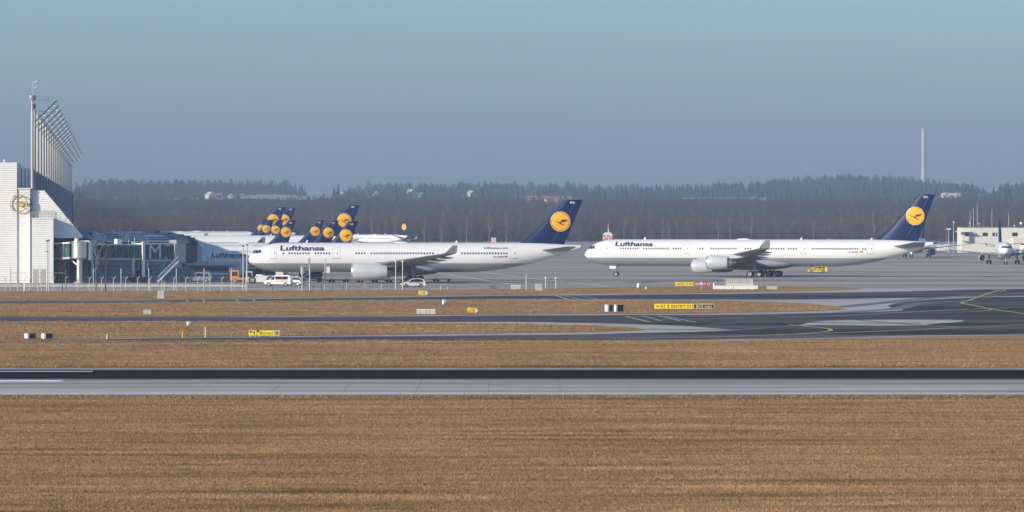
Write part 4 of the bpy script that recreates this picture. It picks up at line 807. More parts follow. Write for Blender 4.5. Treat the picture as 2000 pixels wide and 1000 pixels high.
# ------------------------------------------------------------------ airfield signs and fittings
def sign(px0, px1, yb, yt, panels, label, group='airfield guidance signs', dep=.35):
    D = Dy(yb); s = F / D; t = thing('guidance_sign', (X((px0 + px1) / 2, D), D, 0), label, 'sign', 0, group); z0 = .18; h = (yb - yt) / s - z0
    for a, b, face, txts in panels:
        xa, xb = (a - (px0 + px1) / 2) / s, (b - (px0 + px1) / 2) / s
        bx = obj('sign_box', MB().bb(xa, xb, -dep / 2, dep / 2, z0, z0 + h), WHITE if face is BLK else face, t)
        obj('sign_face', MB().bb(xa + .06, xb - .06, -dep / 2 - .02, -dep / 2, z0 + .06, z0 + h - .06), face, bx)
        for (tx, fa, fb, za, zb, m) in txts: flat_text('sign_letters', tx, (fb - fa) * (xb - xa), (zb - za) * h, m, bx, xa + fa * (xb - xa), -dep / 2 - .028, z0 + za * h, .012)
        for fx in (.15, .85): obj('sign_leg', MB().tube([(xa + fx * (xb - xa), 0, 0), (xa + fx * (xb - xa), 0, z0)], .05, 6), GREYM, bx)
    return t
def arrow(t, px0, px1, at, yb, z, up, m, dep=.35):
    D = Dy(yb); s = F / D; x = (at - (px0 + px1) / 2) / s; l_ = .26; y = -dep / 2 - .03
    P = [(-l_, 0), (-l_ * .2, l_ * .6), (-l_ * .2, l_ * .17), (l_, l_ * .17), (l_, -l_ * .17), (-l_ * .2, -l_ * .17), (-l_ * .2, -l_ * .6)]
    if up == 'up': P = [(b, -a) for a, b in P]
    if up == 'nw': P = [((a + b) * .7, (b - a) * .7) for a, b in P]
    v, f_ = tri_poly(P); obj('sign_arrow', MB().add([(x + a, y, z + b) for a, b in v], f_), m, t)
a_ = (486, 546); t = sign(486, 546.5, 658.6, 645.5, [(486, 501.4, YEL, [('1', .62, .78, .2, .8, BLK)]), (503, 534, YEL, [('B12', .2, .54, .2, .8, BLK), ('WEST', .58, .97, .2, .62, BLK)]), (534.2, 546.5, BLK, [('B12', .08, .92, .15, .85, YEL)])], 'yellow and black sign reading B12 WEST near the runway grass'); arrow(t, 486, 546.5, 491.5, 658.6, .55, 'left', BLK); arrow(t, 486, 546.5, 506, 658.6, .55, 'nw', BLK)
t = sign(1278, 1395, 605.6, 593.5, [(1278, 1297, YEL, [('5', .62, .88, .2, .8, BLK)]), (1298.2, 1353, YEL, [('ENTRY 57', .24, .95, .2, .8, BLK)]), (1354.5, 1395, BLK, [('B12', .14, .46, .18, .82, YEL), ('WEST', .52, .9, .18, .62, YEL)])], 'long sign reading ENTRY 57 and B12 WEST on the grass island'); arrow(t, 1278, 1395, 1285, 605.6, .52, 'left', BLK); arrow(t, 1278, 1395, 1305, 605.6, .52, 'up', BLK)
t = sign(1319, 1389, 560.6, 551, [(1319, 1337, YEL, [('D5', .42, .92, .2, .8, BLK)]), (1337.4, 1354.6, YEL, [('W2', .42, .92, .2, .8, BLK)]), (1356.5, 1389, RED, [('ENTRY 57', .06, .95, .2, .8, WHITE)])], 'yellow and red sign reading D5 W2 ENTRY 57 by the apron'); arrow(t, 1319, 1389, 1323.5, 560.6, .55, 'left', BLK); arrow(t, 1319, 1389, 1341.5, 560.6, .55, 'up', BLK)
def side_sign(px, yb, yt, w, label):
    D = Dy(yb); s = F / D; h = (yb - yt) / s; t = thing('side_sign', (X(px, D), D, 0), label, 'sign', R(8), 'yellow signs seen from behind')
    obj('sign_box', MB().bb(-w / 2, w / 2, -.2, .2, .12, h), YEL, t); obj('rounded_end', MB().rev([(-.2, .02), (-.2, h * .42), (.2, h * .42), (.2, .02)], (w / 2 + .02, 0, h * .54), 'y', 18), WHITE, t, 40)
    for k in range(4): obj('rib', MB().bb(-w / 2 + .1 + k * w / 4, -w / 2 + .16 + k * w / 4, -.23, -.19, .2, h - .1), mat('rib_yellow', (.6, .42, .02), .5), t)
    obj('base', MB().bb(-w * .6, w * .6, -.35, .35, 0, .1), CONCW, t)
side_sign(824, 577.2, 567.5, 1.05, 'small yellow sign with white rounded end near the white car'); side_sign(920.5, 612.4, 601.2, .95, 'small yellow sign with white rounded end on the grass island')
def crate(name, px0, px1, yb, yt, dep, m, label, cat, group=None, rz=0, parts=None):
    D = Dy(yb); s = F / D; w = (px1 - px0) / s; h = (yb - yt) / s; t = thing(name, (X((px0 + px1) / 2, D), D + dep / 2, 0), label, cat, rz, group)
    obj('housing', MB().bb(-w / 2, w / 2, -dep / 2, dep / 2, .06, h - .05), m, t); obj('lid', MB().bb(-w / 2 - .04, w / 2 + .04, -dep / 2 - .04, dep / 2 + .04, h - .05, h), m, t); obj('plinth', MB().bb(-w / 2 - .06, w / 2 + .06, -dep / 2 - .06, dep / 2 + .06, 0, .06), CONCW, t)
    if parts: parts(t, w, h, dep)
    return t
def doors(t, w, h, d):
    for k in (-1, 1): obj('door', MB().bb(k * w / 4 - w / 4 + .03, k * w / 4 + w / 4 - .03, -d / 2 - .025, -d / 2, .12, h - .1), CONCW, t)
crate('cable_cabinet', 307.5, 320.5, 583.5, 567.5, .6, CONCW, 'weathered grey concrete cabinet on the upper grass verge', 'cabinet', 'grey cabinets in the grass', 0, doors)
crate('cable_cabinet', 280, 295.5, 615.5, 604.8, .6, CONCW, 'weathered grey concrete cabinet on the middle grass island', 'cabinet', 'grey cabinets in the grass', 0, doors)
crate('cable_cabinet', 1045, 1059, 568.3, 554, .7, CONCW, 'grey concrete cabinet between white lamp posts', 'cabinet', 'grey cabinets in the grass', 0, doors)
crate('equipment_box', 998, 1017, 565.4, 556.8, .6, WHITE, 'plain white equipment box on the apron edge', 'box', None, 0, doors)
crate('equipment_box', 1498, 1518.5, 566, 558, .6, mat('pale_blue_box', (.36, .43, .48), .5), 'pale blue equipment box beside the white barrier', 'box', None, 0, doors)
def whitebox(px0, px1, yb, yt, label): return crate('equipment_box', px0, px1, yb, yt, .9, WHITE, label, 'box', 'white equipment boxes on the island', 0, doors)
whitebox(814, 831, 614, 603.8, 'white equipment box of a pair, farther from the small yellow sign'); whitebox(832.5, 850.5, 614.2, 604, 'white equipment box of a pair, nearer the small yellow sign')
t = thing('fallen_panel', (X(963, Dy(565.5)), Dy(565.5), 0), 'small tilted blue solar panel on the apron edge', 'panel'); obj('panel', MB().add([(-.7, -.5, .1), (.5, -.5, .1), (.7, .4, .7), (-.5, .4, .7), (-.7, -.45, .05), (.5, -.45, .05), (.7, .45, .65), (-.5, .45, .65)], [(0, 1, 2, 3), (4, 5, 6, 7), (0, 1, 5, 4), (1, 2, 6, 5), (2, 3, 7, 6), (3, 0, 4, 7)]), mat('solar_blue', (.12, .15, .18), .35), t); obj('stand', MB().tube([(0, .3, 0), (0, .35, .6)], .05, 6), GREYM, t)
def papi(px, yb, label, g):
    D = Dy(yb); s = F / D; t = thing('light_unit', (X(px, D), D, 0), label, 'light unit', R(28), g); k = 16 / s if yb < 640 else 17 / s; h = (yb - (595.5 if yb < 640 else 651.5)) / s
    obj('housing', MB().bb(-k * .22, k * .62, -.35, .35, .14, h), BLK, t); obj('white_end', MB().bb(-k * .44, -k * .225, -.37, .37, .12, h + .02), WHITE, t)
    for a in (-.3, .5): obj('leg', MB().tube([(k * a, 0, 0), (k * a, 0, .16)], .05, 6), GREYM, t)
for px, l in ((1190, 'black light unit with white end, farther from the long sign'), (1206.5, 'black light unit with white end, nearer the long sign')): papi(px, 610.3, l, 'black light units with white ends')
for px, l in ((57.5, 'black light unit with white end, farther from the short stake'), (90.5, 'black light unit with white end, nearer the short stake')): papi(px, 663.2, l, 'black light units with white ends')
def drum(px, yb, yt, label):
    D = Dy(yb); s = F / D; h = (yb - yt) / s; t = thing('drum_light', (X(px, D), D, 0), label, 'light', R(20), 'round drum lights in the grass')
    obj('drum', MB().rev([(-.25, .02), (-.25, h * .42), (-.2, h * .48), (.2, h * .48), (.25, h * .42), (.25, .02)], (0, 0, h * .55), 'x', 20), mat('drum_grey', (.42, .47, .52), .4, .2), t, 40); obj('front_lens', MB().rev([(-.262, .02), (-.262, h * .38)], (0, 0, h * .55), 'x', 18), WHITE, t)
    obj('stand', MB().bb(-.12, .12, -.12, .12, 0, h * .2), DARKM, t)
drum(868, 596.5, 584.8, 'round blue-grey drum light on the island near white boxes'); drum(370, 638, 627.2, 'round drum light on the grass near the yellow stake'); drum(1248, 564, 552.6, 'round drum light on the verge near the D5 sign')
o = tag(obj('edge_lamp', MB().rev([(0, .22), (.05, .22), (.1, .12), (.3, .14), (.42, .1), (.45, .01)], (0, 0, 0), 'z', 12), WHITE, None, 40, (X(1262, Dy(565)), Dy(565), 0)), 'low white dome lamp beside the round drum light', 'lamp')
o = tag(obj('edge_lamp', MB().rev([(0, .22), (.05, .22), (.1, .12), (.55, .2), (.7, .15), (.75, .01)], (0, 0, 0), 'z', 12), WHITE, None, 40, (X(1394.5, Dy(561)), Dy(561), 0)), 'small white dome lamp between red sign and white barrier', 'lamp')
t = thing('pole_lamp', (X(1370, Dy(566)), Dy(566), 0), 'thin post with white dome in front of the red sign', 'lamp'); obj('post', MB().tube([(0, 0, 0), (0, 0, 1.15)], .03, 6), WHITE, t); obj('dome', MB().rev([(1.1, .02), (1.1, .26), (1.25, .2), (1.34, .02)], (0, 0, 0), 'z', 14), WHITE, t, 50)
def stake(px, yb, yt, m): D = Dy(yb); o = obj('frangible_stake', MB().tube([(0, 0, 0), (0, 0, (yb - yt) / F * D)], .045, 6).rev([(0, .1), (.05, .1), (.05, .02)], (0, 0, 0), 'z', 8), m, None, loc=(X(px, D), D, 0)); return o
for px, yb, yt, m, l in ((209, 662, 652, WHITE, 'short white stake in the lower grass'), (356.5, 660.5, 645.5, YEL, 'yellow stake standing in the lower grass'), (401, 659, 638, WHITE, 'tall white stake next to the yellow stake'), (321, 567.5, 549, WHITE, 'white stake beside the upper concrete cabinet'), (80.5, 569.8, 562, WHITE, 'small white stake before the terminal end wall'), (874, 566.2, 560, WHITE, 'small white stake between the white car and the tilted panel')): tag(stake(px, yb, yt, m), l, 'stake')
# glide path monitor array behind long white barrier
D = Dy(566.3); s = F / D; t = thing('white_barrier', (X(1436, D), D, 0), 'long white two-panel barrier on the grass verge', 'barrier')
for a, b in ((1392.5, 1431.6), (1432.4, 1480)): obj('panel', MB().bb((a - 1436) / s, (b - 1436) / s, -.08, .08, .12, 8.6 / s), WHITE, t)
for px in (1401, 1414, 1428, 1441, 1459, 1476): obj('foot', MB().bb((px - 1436) / s - .05, (px - 1436) / s + .05, -.4, .4, 0, 2.4 / s), FR, t)
t = thing('antenna_array', (X(1442, D + 9), D + 9, 0), 'row of many thin upright antenna rods behind the white barrier', 'antenna'); obj('beam', MB().bb(-2.2, 2.6, -.1, .1, .7, .95), mat('beam_cream', (.62, .56, .46), .6), t)
rod = mesh('rod', MB().tube([(0, 0, .9), (0, 0, 1.75)], .03, 5), WHITE)
for k in range(24): obj('rod', rod, None, t, loc=(-2.1 + k * .2, 0, 0)); obj('rod', rod, None, t, loc=(-2.5 + k * .2, 1.8, .25)) if k % 2 else None
for xx in (-2, 0, 2.4): obj('post', MB().tube([(xx, 0, 0), (xx, 0, .8 if xx < 2 else 1.9)], .05, 6), GREYM, t)
# ------------------------------------------------------------------ cream building at the right
D = 1830; s = F / D; CREAM = mat('cream_render', (.62, .60, .53), .85, var=.06, scale=.3)
t = thing('operations_building', (X(1940, D), D, 0), 'flat-roofed cream building with dark windows behind the apron', 'building'); bx = lambda px: (px - 1940) / s
obj('wall', MB().bb(bx(1878), bx(2060), 0, 18, 0, Z(444.5, D)), CREAM, t); obj('roof_edge', MB().bb(bx(1877.6), bx(2061), -.12, 18.1, Z(444.5, D), Z(443.4, D)), mat('roof_dark', (.15, .14, .13), .8), t)
obj('bay', MB().bb(bx(1878.5), bx(1892), -1.6, -.02, Z(471, D), Z(461.5, D)), CREAM, t); obj('canopy', MB().bb(bx(1866), bx(1894), -3, 1, Z(453, D), Z(451.6, D)), WHITE, t)
obj('bay_window', MB().bb(bx(1884.5), bx(1891.5), -1.62, -.02, Z(461.4, D), Z(454, D)), GLASSD, t); obj('bay_post', MB().bb(bx(1882.4), bx(1883.6), -1.6, -1.2, Z(461.5, D), Z(453, D)), CREAM, t)
for a, b, y0, y1 in ((1899, 1907, 453.5, 461), (1918.8, 1929.5, 454, 461.5), (1938, 1943, 454, 461.5), (1944.6, 1948, 454, 461.5), (1976.5, 1987.5, 454, 461.5), (2006, 2016, 454, 461.5), (2030, 2040, 454, 461.5)):
    w_ = obj('window', MB().bb(bx(a), bx(b), -.06, -.005, Z(y1, D), Z(y0, D)), FR, t); obj('pane', MB().bb(bx(a) + .12, bx(b) - .12, -.10, -.065, Z(y1, D) + .12, Z(y0, D) - .12), GLASSD if a != 1899 else CREAM, w_)
obj('annex', MB().bb(bx(1976), bx(2060), -6, -.1, 0, Z(464.6, D)), CREAM, t)
for px, yt in ((1895, 410), (1901.5, 405), (1908.6, 396), (1937.3, 407), (1970, 415)):
    o = thing('aerial_mast', (X(px, D + 6), D + 6, Z(443.4, D + 6) - .05), 'thin whip aerial on the cream building roof', 'aerial', 0, 'whip aerials on the cream roof'); o.location.z = Z(443.4, D + 6) - .25
    obj('whip', MB().tube([(0, 0, 0), (0, 0, (444.5 - yt) / F * D)], [.07, .04], 6), WHITE, o); obj('foot', MB().bb(-.2, .2, -.2, .2, 0, .3), GREYM, o)
for px, yt, r in ((1994.5, 436, .6), (1912.5, 436, .3), (1981, 440.5, .3), (1894.5, 435, .3)):
    o = thing('roof_sensor', (X(px, D + 4), D + 4, Z(443.4, D) - .2), 'small white sensor dome on the cream building roof', 'sensor', 0, 'sensors on the cream roof'); hh = (444 - yt) / F * D
    obj('stalk', MB().tube([(0, 0, 0), (0, 0, hh)], .06, 6), GREYM, o); obj('dome', MB().rev([(-r, .01), (-r * .7, r * .7), (0, r), (r * .7, r * .7), (r, .01)], (0, 0, hh), 'z', 12), WHITE, o, 60)
for px, yb, yt, lab in ((1853, 492, 448, 'street lamp with flat head beside a taller pole'), (1862.4, 492, 434, 'taller slim pole beside the flat-headed lamp')):
    D2 = 1800; o = thing('apron_lamp', (X(px, D2), D2, 0), lab, 'lamp'); hh = Z(yt, D2); obj('pole', MB().tube([(0, 0, 0), (0, 0, hh)], [.16, .1], 8), GREYM, o); obj('lamp_head', MB().bb(-.7 if yt > 440 else -.25, .7 if yt > 440 else .25, -.3, .3, hh - .1, hh + .35), WHITE, o)
for i, (px, yb, w, h, c) in enumerate(((1842, 490, 4.5, 2.0, WHITE), (1849, 489, 2.2, 2.4, CREAM), (1812, 486, 5, 1.6, mat('tan_box', (.5, .42, .3), .8)), (1832, 487, 1.5, 3.2, PANEL), (1823, 488, 2, 1.4, mat('rust_box', (.36, .15, .1), .8)))):
    D2 = Dy(yb); o = thing('storage_container', (X(px, D2), D2, 0), ('white storage container beyond the apron', 'cream storage container beside the white one', 'long tan storage container by the apron edge', 'tall narrow grey container near the lamp', 'small rust-red container near the tan one')[i], 'container'); obj('shell', MB().bb(-w / 2, w / 2, -1.2, 1.2, .12, h), c, o); obj('skid', MB().bb(-w / 2 + .1, w / 2 - .1, -1, 1, 0, .12), DARKM, o); obj('door', MB().bb(-w / 4, w / 4, -1.24, -1.2, .3, h - .2), c, o)
# low concrete wall along the far apron edge
o = obj('boundary_wall', MB().bb(X(1795, 1950), X(1905, 1950), 1950, 1950.4, 0, 2.2), CONCW); tag(o, 'low grey boundary wall behind the parked equipment', 'wall')
# red and white localiser hut and ball
CHK = mat('pale_red', (.55, .20, .17), .7, var=.3, scale=.6)
D = 2500; t = thing('antenna_hut', (X(1187, D), D, 0), 'red and white hut with short mast beyond the apron', 'hut'); s = F / D
obj('wall', MB().bb(-2.4, 2.4, -1.5, 1.5, 0, 4.0), CHK, t); obj('roof', MB().prism([(-2.5, 4), (2.5, 4), (1.6, 5.2), (-1.6, 5.2)], -1.6, 1.6), WHITE, t)
for k in range(4): obj('white_square', MB().bb(-2.4 + k * 1.2, -1.8 + k * 1.2, -1.54, -1.5, 2 + (k % 2), 3 + (k % 2)), WHITE, t)
obj('mast', MB().tube([(.3, 0, 5), (.3, 0, 7)], .3, 8), WHITE, t); obj('mast_top', MB().tube([(.3, 0, 7), (.3, 0, 9.4)], .22, 8), CHK, t)
D = 2450; t = thing('checkered_marker', (X(964, D), D, 0), 'red and white checkered marker above the airliner back', 'marker'); obj('post', MB().tube([(0, 0, 0), (0, 0, .8)], .3, 8), GREYM, t)
for i in range(3):
    for k in range(3): obj('check', MB().bb(-1.2 + i * .8, -.4 + i * .8, -.3, .3, .6 + k * .75, 1.35 + k * .75), CHK if (i + k) % 2 else WHITE, t)

# ------------------------------------------------------------------ trees
def tree_mesh(seed, h, spread, twigs, tw, up=.5, base=.25, seg=3, trunk_r=None):
    """one bare tree: returns (trunk+limbs MB, twigs MB)"""
    r_ = random.Random(seed); T = MB(); K = MB(); tr = trunk_r or h * .012
    pts = [(r_.uniform(-.15, .15) * i * .6, r_.uniform(-.15, .15) * i * .6, h * .92 * i / 5) for i in range(6)]; pts[0] = (0, 0, 0)
    T.tube(pts, [tr * (1 - .17 * i) for i in range(6)], 5)
    nl = max(10, int(h * 1.1)); ends = []
    for k in range(nl):
        f_ = base + (1 - base) * (k + r_.random()) / nl * .96; i = min(4, int(f_ * 5 / .92 * .92)); q = f_ * 5 - int(f_ * 5); i = min(4, int(f_ * 5))
        p = Vector(pts[i]).lerp(Vector(pts[i + 1]), q); a = r_.uniform(0, 2 * math.pi); ln = spread * (1.15 - f_ * .75) * r_.uniform(.7, 1.15)
        d = Vector((math.cos(a), math.sin(a), up * r_.uniform(.6, 1.6) + f_ * .5)).normalized()
        m_ = p + d * ln * .5 + Vector((0, 0, .06 * ln)); e = p + d * ln + Vector((0, 0, .2 * ln)); T.tube([p, m_, e], [tr * .42 * (1.1 - f_ * .6), tr * .25, tr * .08], 3, False); ends.append((p, m_, e, ln))
    for k in range(twigs):
        p, m_, e, ln = ends[r_.randrange(nl)]; u = r_.uniform(.25, 1.05); q = m_.lerp(e, (u - .5) * 2) if u > .5 else p.lerp(m_, u * 2)
        a = r_.uniform(0, 2 * math.pi); l2 = ln * r_.uniform(.25, .55); d = Vector((math.cos(a), math.sin(a), r_.uniform(-.1, 1.2))).normalized() * l2
        sd = d.cross(Vector((r_.uniform(-1, 1), r_.uniform(-1, 1), r_.uniform(-1, 1)))).normalized() * tw
        K.add([q - sd, q + sd, q + d], [(0, 1, 2)])
        if seg > 1:
            d2 = Vector((math.cos(a + 1), math.sin(a + 1), r_.uniform(0, 1))).normalized() * l2 * .6; q2 = q + d * .5; sd2 = sd * .7; K.add([q2 - sd2, q2 + sd2, q2 + d2], [(0, 1, 2)])
    return T, K
def conifer_mesh(seed, h):
    r_ = random.Random(seed); K = MB(); L_ = 9
    for i in range(L_):
        z = h * (.08 + .9 * i / L_); rr = h * .25 * (1 - i / L_) ** .8 * r_.uniform(.8, 1.2) + .3; n = 9; top = (r_.uniform(-.1, .1), r_.uniform(-.1, .1), z + h * .22)
        ring = [(rr * r_.uniform(.6, 1.15) * math.cos(2 * math.pi * k / n), rr * r_.uniform(.6, 1.15) * math.sin(2 * math.pi * k / n), z - r_.uniform(0, .06) * h) for k in range(n)]
        K.add(ring + [top], [(k, (k + 1) % n, n) for k in range(n)])
    K.tube([(0, 0, 0), (0, 0, h * .6)], [.25, .1], 4); return K
def variants(cname, items):
    c = bpy.data.collections.new(cname)
    for o in items: c.objects.link(o)
    return c
def bare_variant(name, seed, h, spread, twigs, tw, mt, mk, base=.2):
    T, K = tree_mesh(seed, h, spread, twigs, tw, base=base); n = len(T.f); mb = MB().add(T.v, T.f).add(K.v, K.f)
    me = bpy.data.meshes.new(name); me.from_pydata(mb.v, [], mb.f); me.materials.append(mt); me.materials.append(mk); me.polygons.foreach_set('material_index', [0] * n + [1] * (len(mb.f) - n)); me.update()
    return bpy.data.objects.new(name, me)
def scatter_stuff(name, pts, col, label=None, cat=None, rot=True, tilt=0.0):
    """pts: (x,y,z,scale); one object of instanced plants"""
    me = bpy.data.meshes.new(name); me.from_pydata([p[:3] for p in pts], [], []); at = me.attributes.new('sc', 'FLOAT', 'POINT'); at.data.foreach_set('value', [p[3] for p in pts])
    o = bpy.data.objects.new(name, me); COL.objects.link(o); o['kind'] = 'stuff'
    if label: o['label'] = label; o['category'] = cat
    ng = bpy.data.node_groups.new(name, 'GeometryNodeTree'); ng.interface.new_socket('Geometry', in_out='INPUT', socket_type='NodeSocketGeometry'); ng.interface.new_socket('Geometry', in_out='OUTPUT', socket_type='NodeSocketGeometry')
    N = ng.nodes; Lk = ng.links; gi = N.new('NodeGroupInput'); go = N.new('NodeGroupOutput'); ci = N.new('GeometryNodeCollectionInfo'); ci.inputs['Collection'].default_value = col; ci.inputs['Separate Children'].default_value = True; ci.inputs['Reset Children'].default_value = True
    ip = N.new('GeometryNodeInstanceOnPoints'); ip.inputs['Pick Instance'].default_value = True; na = N.new('GeometryNodeInputNamedAttribute'); na.inputs[0].default_value = 'sc'; na.data_type = 'FLOAT'
    rv = N.new('FunctionNodeRandomValue'); rv.data_type = 'FLOAT_VECTOR'; rv.inputs[0].default_value = (-tilt, -tilt, 0); rv.inputs[1].default_value = (tilt, tilt, 6.283)
    ri = N.new('FunctionNodeRandomValue'); ri.data_type = 'INT'; ri.inputs[4].default_value = 0; ri.inputs[5].default_value = len(col.objects) - 1; ri.inputs['Seed'].default_value = 3
    Lk.new(gi.outputs[0], ip.inputs['Points']); Lk.new(ci.outputs[0], ip.inputs['Instance']); Lk.new(na.outputs[0], ip.inputs['Scale']); Lk.new(rv.outputs[0], ip.inputs['Rotation']); Lk.new(ri.outputs[2], ip.inputs['Instance Index']); Lk.new(ip.outputs[0], go.inputs[0])
    o.modifiers.new('scatter', 'NODES').node_group = ng; return o
cols = [bare_variant('bare_tree', 11 + i, (17, 19, 15, 18, 14, 20, 12, 16)[i], (4.2, 4.6, 4.0, 3.4, 4.2, 4.6, 3.6, 4.4)[i], 620, .05, (BARK, BARK, BARK, BIRCH, BARK, BARK, BARK, BARK)[i], (TWIG, TWIG2, TWIG3, TWIG3, TWIG2, TWIG, TWIG, TWIG2)[i], .12) for i in range(8)]
BAREC = variants('bare_trees', cols)
rngf = random.Random(5); pts = []
for k in range(6200):
    D = rngf.uniform(2640, 2890); u = rngf.uniform(-.118, .118); x = u * D
    if abs(x) > 330: continue
    wv = .5 + .5 * math.sin(u * 70 + 1.2) * math.sin(u * 23 + .4); pts.append((x, D + 14 * math.sin(u * 55), 0, rngf.uniform(.6, .92) * (.78 + .36 * wv)))
scatter_stuff('bare_wood', pts, BAREC)
shr = variants('understory', [bare_variant('understory_shrub', 40 + i, 6, 3.2, 420, .05, BARK, (TWIG2, TWIG, TWIG3)[i], .02) for i in range(3)])
pts = [(rngf.uniform(-310, 310), rngf.uniform(2632, 2800), 0, rngf.uniform(.7, 1.4)) for _ in range(2600)]
scatter_stuff('undergrowth', pts, shr)
# individually visible trees on the edge of the wood
edge = []
for i in range(4):
    T, K = tree_mesh(70 + i, (17, 19, 16, 14)[i], (3.2, 3.6, 3.9, 3.2)[i], 420, .045, base=.25); edge.append((mesh('trunk', T, BIRCH if i != 2 else BARK), mesh('crown', K, (TWIG3, TWIG, TWIG2, TWIG3)[i])))
for k in range(56):
    D = rngf.uniform(2600, 2636); x = (-.105 + .21 * (k + rngf.uniform(.1, .9)) / 56) * D; i = rngf.randrange(4); sc_ = rngf.uniform(.6, .95)
    t = thing('birch_tree' if i != 2 else 'bare_tree', (x, D, 0), 'pale-trunked bare birch at the front edge of the wood' if i != 2 else 'grey bare tree at the front edge of the wood', 'tree', rngf.uniform(0, 6.28), 'trees along the edge of the wood'); t.scale = (sc_,) * 3
    obj('trunk', edge[i][0], None, t); obj('crown', edge[i][1], None, t)
# young bare trees by the fence and shrubs by the cream building
for px, h, sd, l in ((122, 8.2, 3, 'slender young bare tree in front of the jet bridge link'), (188, 9.6, 4, 'bare tree with lichened trunk before the glazed jet bridge'), (206, 9.4, 5, 'darker bare tree close beside the lichened one')):
    D = Dy(569); T, K = tree_mesh(sd, h, 1.9, 260, .016, up=1.1, base=.3, trunk_r=.15 if px > 150 else .09); t = thing('young_tree', (X(px, D), D, 0), l, 'tree', 0, 'young trees by the fence'); obj('trunk', T, mat('lichen_bark', (.20, .15, .07), .9, var=.3, scale=3) if px == 188 else BARK, t); obj('crown', K, TWIG, t)
for px, yb, h, sd, l in ((1916, 489, 4.6, 21, 'dense dark bare shrub before the cream building'), (1899, 489, 5.2, 22, 'tall sparse shrub beside the dense dark one'), (1931, 490, 4.2, 23, 'spreading bare shrub behind the facing airliner'), (1958, 488, 5.5, 24, 'bare shrub rising behind the facing airliner roof')):
    D = Dy(yb); T, K = tree_mesh(sd, h, 3.4, 1100, .04, base=.03, trunk_r=.1); t = thing('bare_shrub', (X(px, D), D, 0), l, 'shrub', 0, 'shrubs by the cream building'); obj('stem', T, BARK, t); obj('twigs', K, TWIG2, t)

# ------------------------------------------------------------------ hills behind the wood
RX = [-900, 0, 150, 300, 430, 560, 700, 850, 1000, 1150, 1300, 1400, 1500, 1580, 1660, 1750, 1820, 1880, 1940, 2000, 2900]
RY = [384, 383, 383, 376, 373, 374, 380, 377, 379, 382, 381, 377, 366, 357, 353, 358, 366, 380, 380, 374, 372]
def hill_z(px, D):
    yr = float(np.interp(px, RX, RY)); y65 = yr
    y = float(np.interp(D, [2700, 3000, 3500, 4200, 5200, 5900, 6500], [468, 434, 413, 402, 390, 383, y65 + 8])) if D <= 6500 else y65 + 8 + (D - 6500) * .012
    return H - (y - YH) / F * D + 1.0 * math.sin(px * .021) * math.sin(D * .002)
hm = MB(); cols_ = np.linspace(-700, 2700, 86); Ds = [2900, 3000, 3150, 3300, 3500, 3800, 4200, 4700, 5200, 5800, 6200, 6500, 6900, 7600]
P = [(X(px, D), D, hill_z(px, D) if D > 2900 else -1) for D in Ds for px in cols_]; n = len(cols_)
hm.add(P, [(j * n + i, j * n + i + 1, (j + 1) * n + i + 1, (j + 1) * n + i) for j in range(len(Ds) - 1) for i in range(n - 1)])
tag(obj('hills', hm, FARLAND, None, 180), kind='structure')
def field(x0, x1, D0, D1, m, skew=0):
    mb = MB(); nx = 14; P = []
    for j in range(4):
        D = D0
        for i in range(nx + 1): u_ = i / nx; D = (D0 + D1) / 2 + (D1 - D0) * (j / 3 - .5) * (.15 + .85 * math.sin(math.pi * min(1, max(0, u_ * .9 + .06))) ** .5) + 60 * math.sin(u_ * 9 + D0); px = x0 + (x1 - x0) * i / nx + skew * j; P.append((X(px, D), D, hill_z(px, D) + 1.2))
    mb.add(P, [(j * (nx + 1) + i, j * (nx + 1) + i + 1, (j + 1) * (nx + 1) + i + 1, (j + 1) * (nx + 1) + i) for j in range(3) for i in range(nx)]); tag(obj('field', mb, m), kind='structure')
BFIELD = mat('brown_field', (.24, .17, .11), .95, var=.2, scale=.01)
FIELDS = [(315, 480, 5050, 5450, FIELD), (470, 645, 4950, 5800, FIELD), (560, 645, 5900, 6250, FIELD), (690, 760, 5900, 6200, FIELD), (190, 235, 5700, 6000, FIELD), (1455, 1515, 4950, 5450, FIELD), (1290, 1450, 5150, 5300, FIELD), (1530, 1560, 4500, 4650, FIELD), (1830, 1870, 5500, 5700, FIELD), (880, 950, 5800, 6000, BFIELD)]
for a, b, c, d, m in FIELDS: field(a, b, c, d, m)
def in_field(px, D): return any(a - 6 < px < b + 6 and c - 1000 < D < d + 30 for a, b, c, d, m in FIELDS)
HTW = mat('hill_twigs', (.095, .088, .086), .9, var=.4, scale=.02)
con = variants('conifers', [bpy.data.objects.new('conifer', mesh('conifer', conifer_mesh(90 + i, 18 + 2 * i), NEEDLE)) for i in range(3)])
bare2 = variants('hill_trees', [bare_variant('hill_tree', 110 + i, 16 + 2 * i, 6, 700, .14, HTW, HTW, .05) for i in range(3)])
cp = []; bp_ = []
CON = [(1395, 1452, 5500, 6500), (1465, 1800, 5400, 6550), (1230, 1400, 6000, 6500), (795, 884, 5900, 6500), (925, 1010, 6000, 6500), (725, 760, 6300, 6500), (1800, 1900, 5600, 6500), (250, 262, 5600, 6000), (560, 600, 6450, 6550), (1950, 2080, 5600, 6500), (1010, 1240, 6250, 6520)]
for a, b, c, d in CON:
    for k in range(int((b - a) * (d - c) / 1e4 * 40) + 8):
        D = c + (d - c) * rngf.random() ** .7; px = rngf.uniform(a, b)
        if not in_field(px, D): cp.append((X(px, D), D, hill_z(px, D) - 1, rngf.uniform(.45, .8)))
for k in range(3000):
    D = rngf.uniform(4400, 6500); px = rngf.uniform(-150, 2150)
    if in_field(px, D) or (D > 5700 and (572 < px < 690 or 1454 < px < 1467 or 765 < px < 790)): continue
    bp_.append((X(px, D), D, hill_z(px, D) - .5, rngf.uniform(.35, .68) * (.8 + .35 * math.sin(px * .05 + 1) * math.sin(px * .017) + .2 * math.sin(px * .13))))
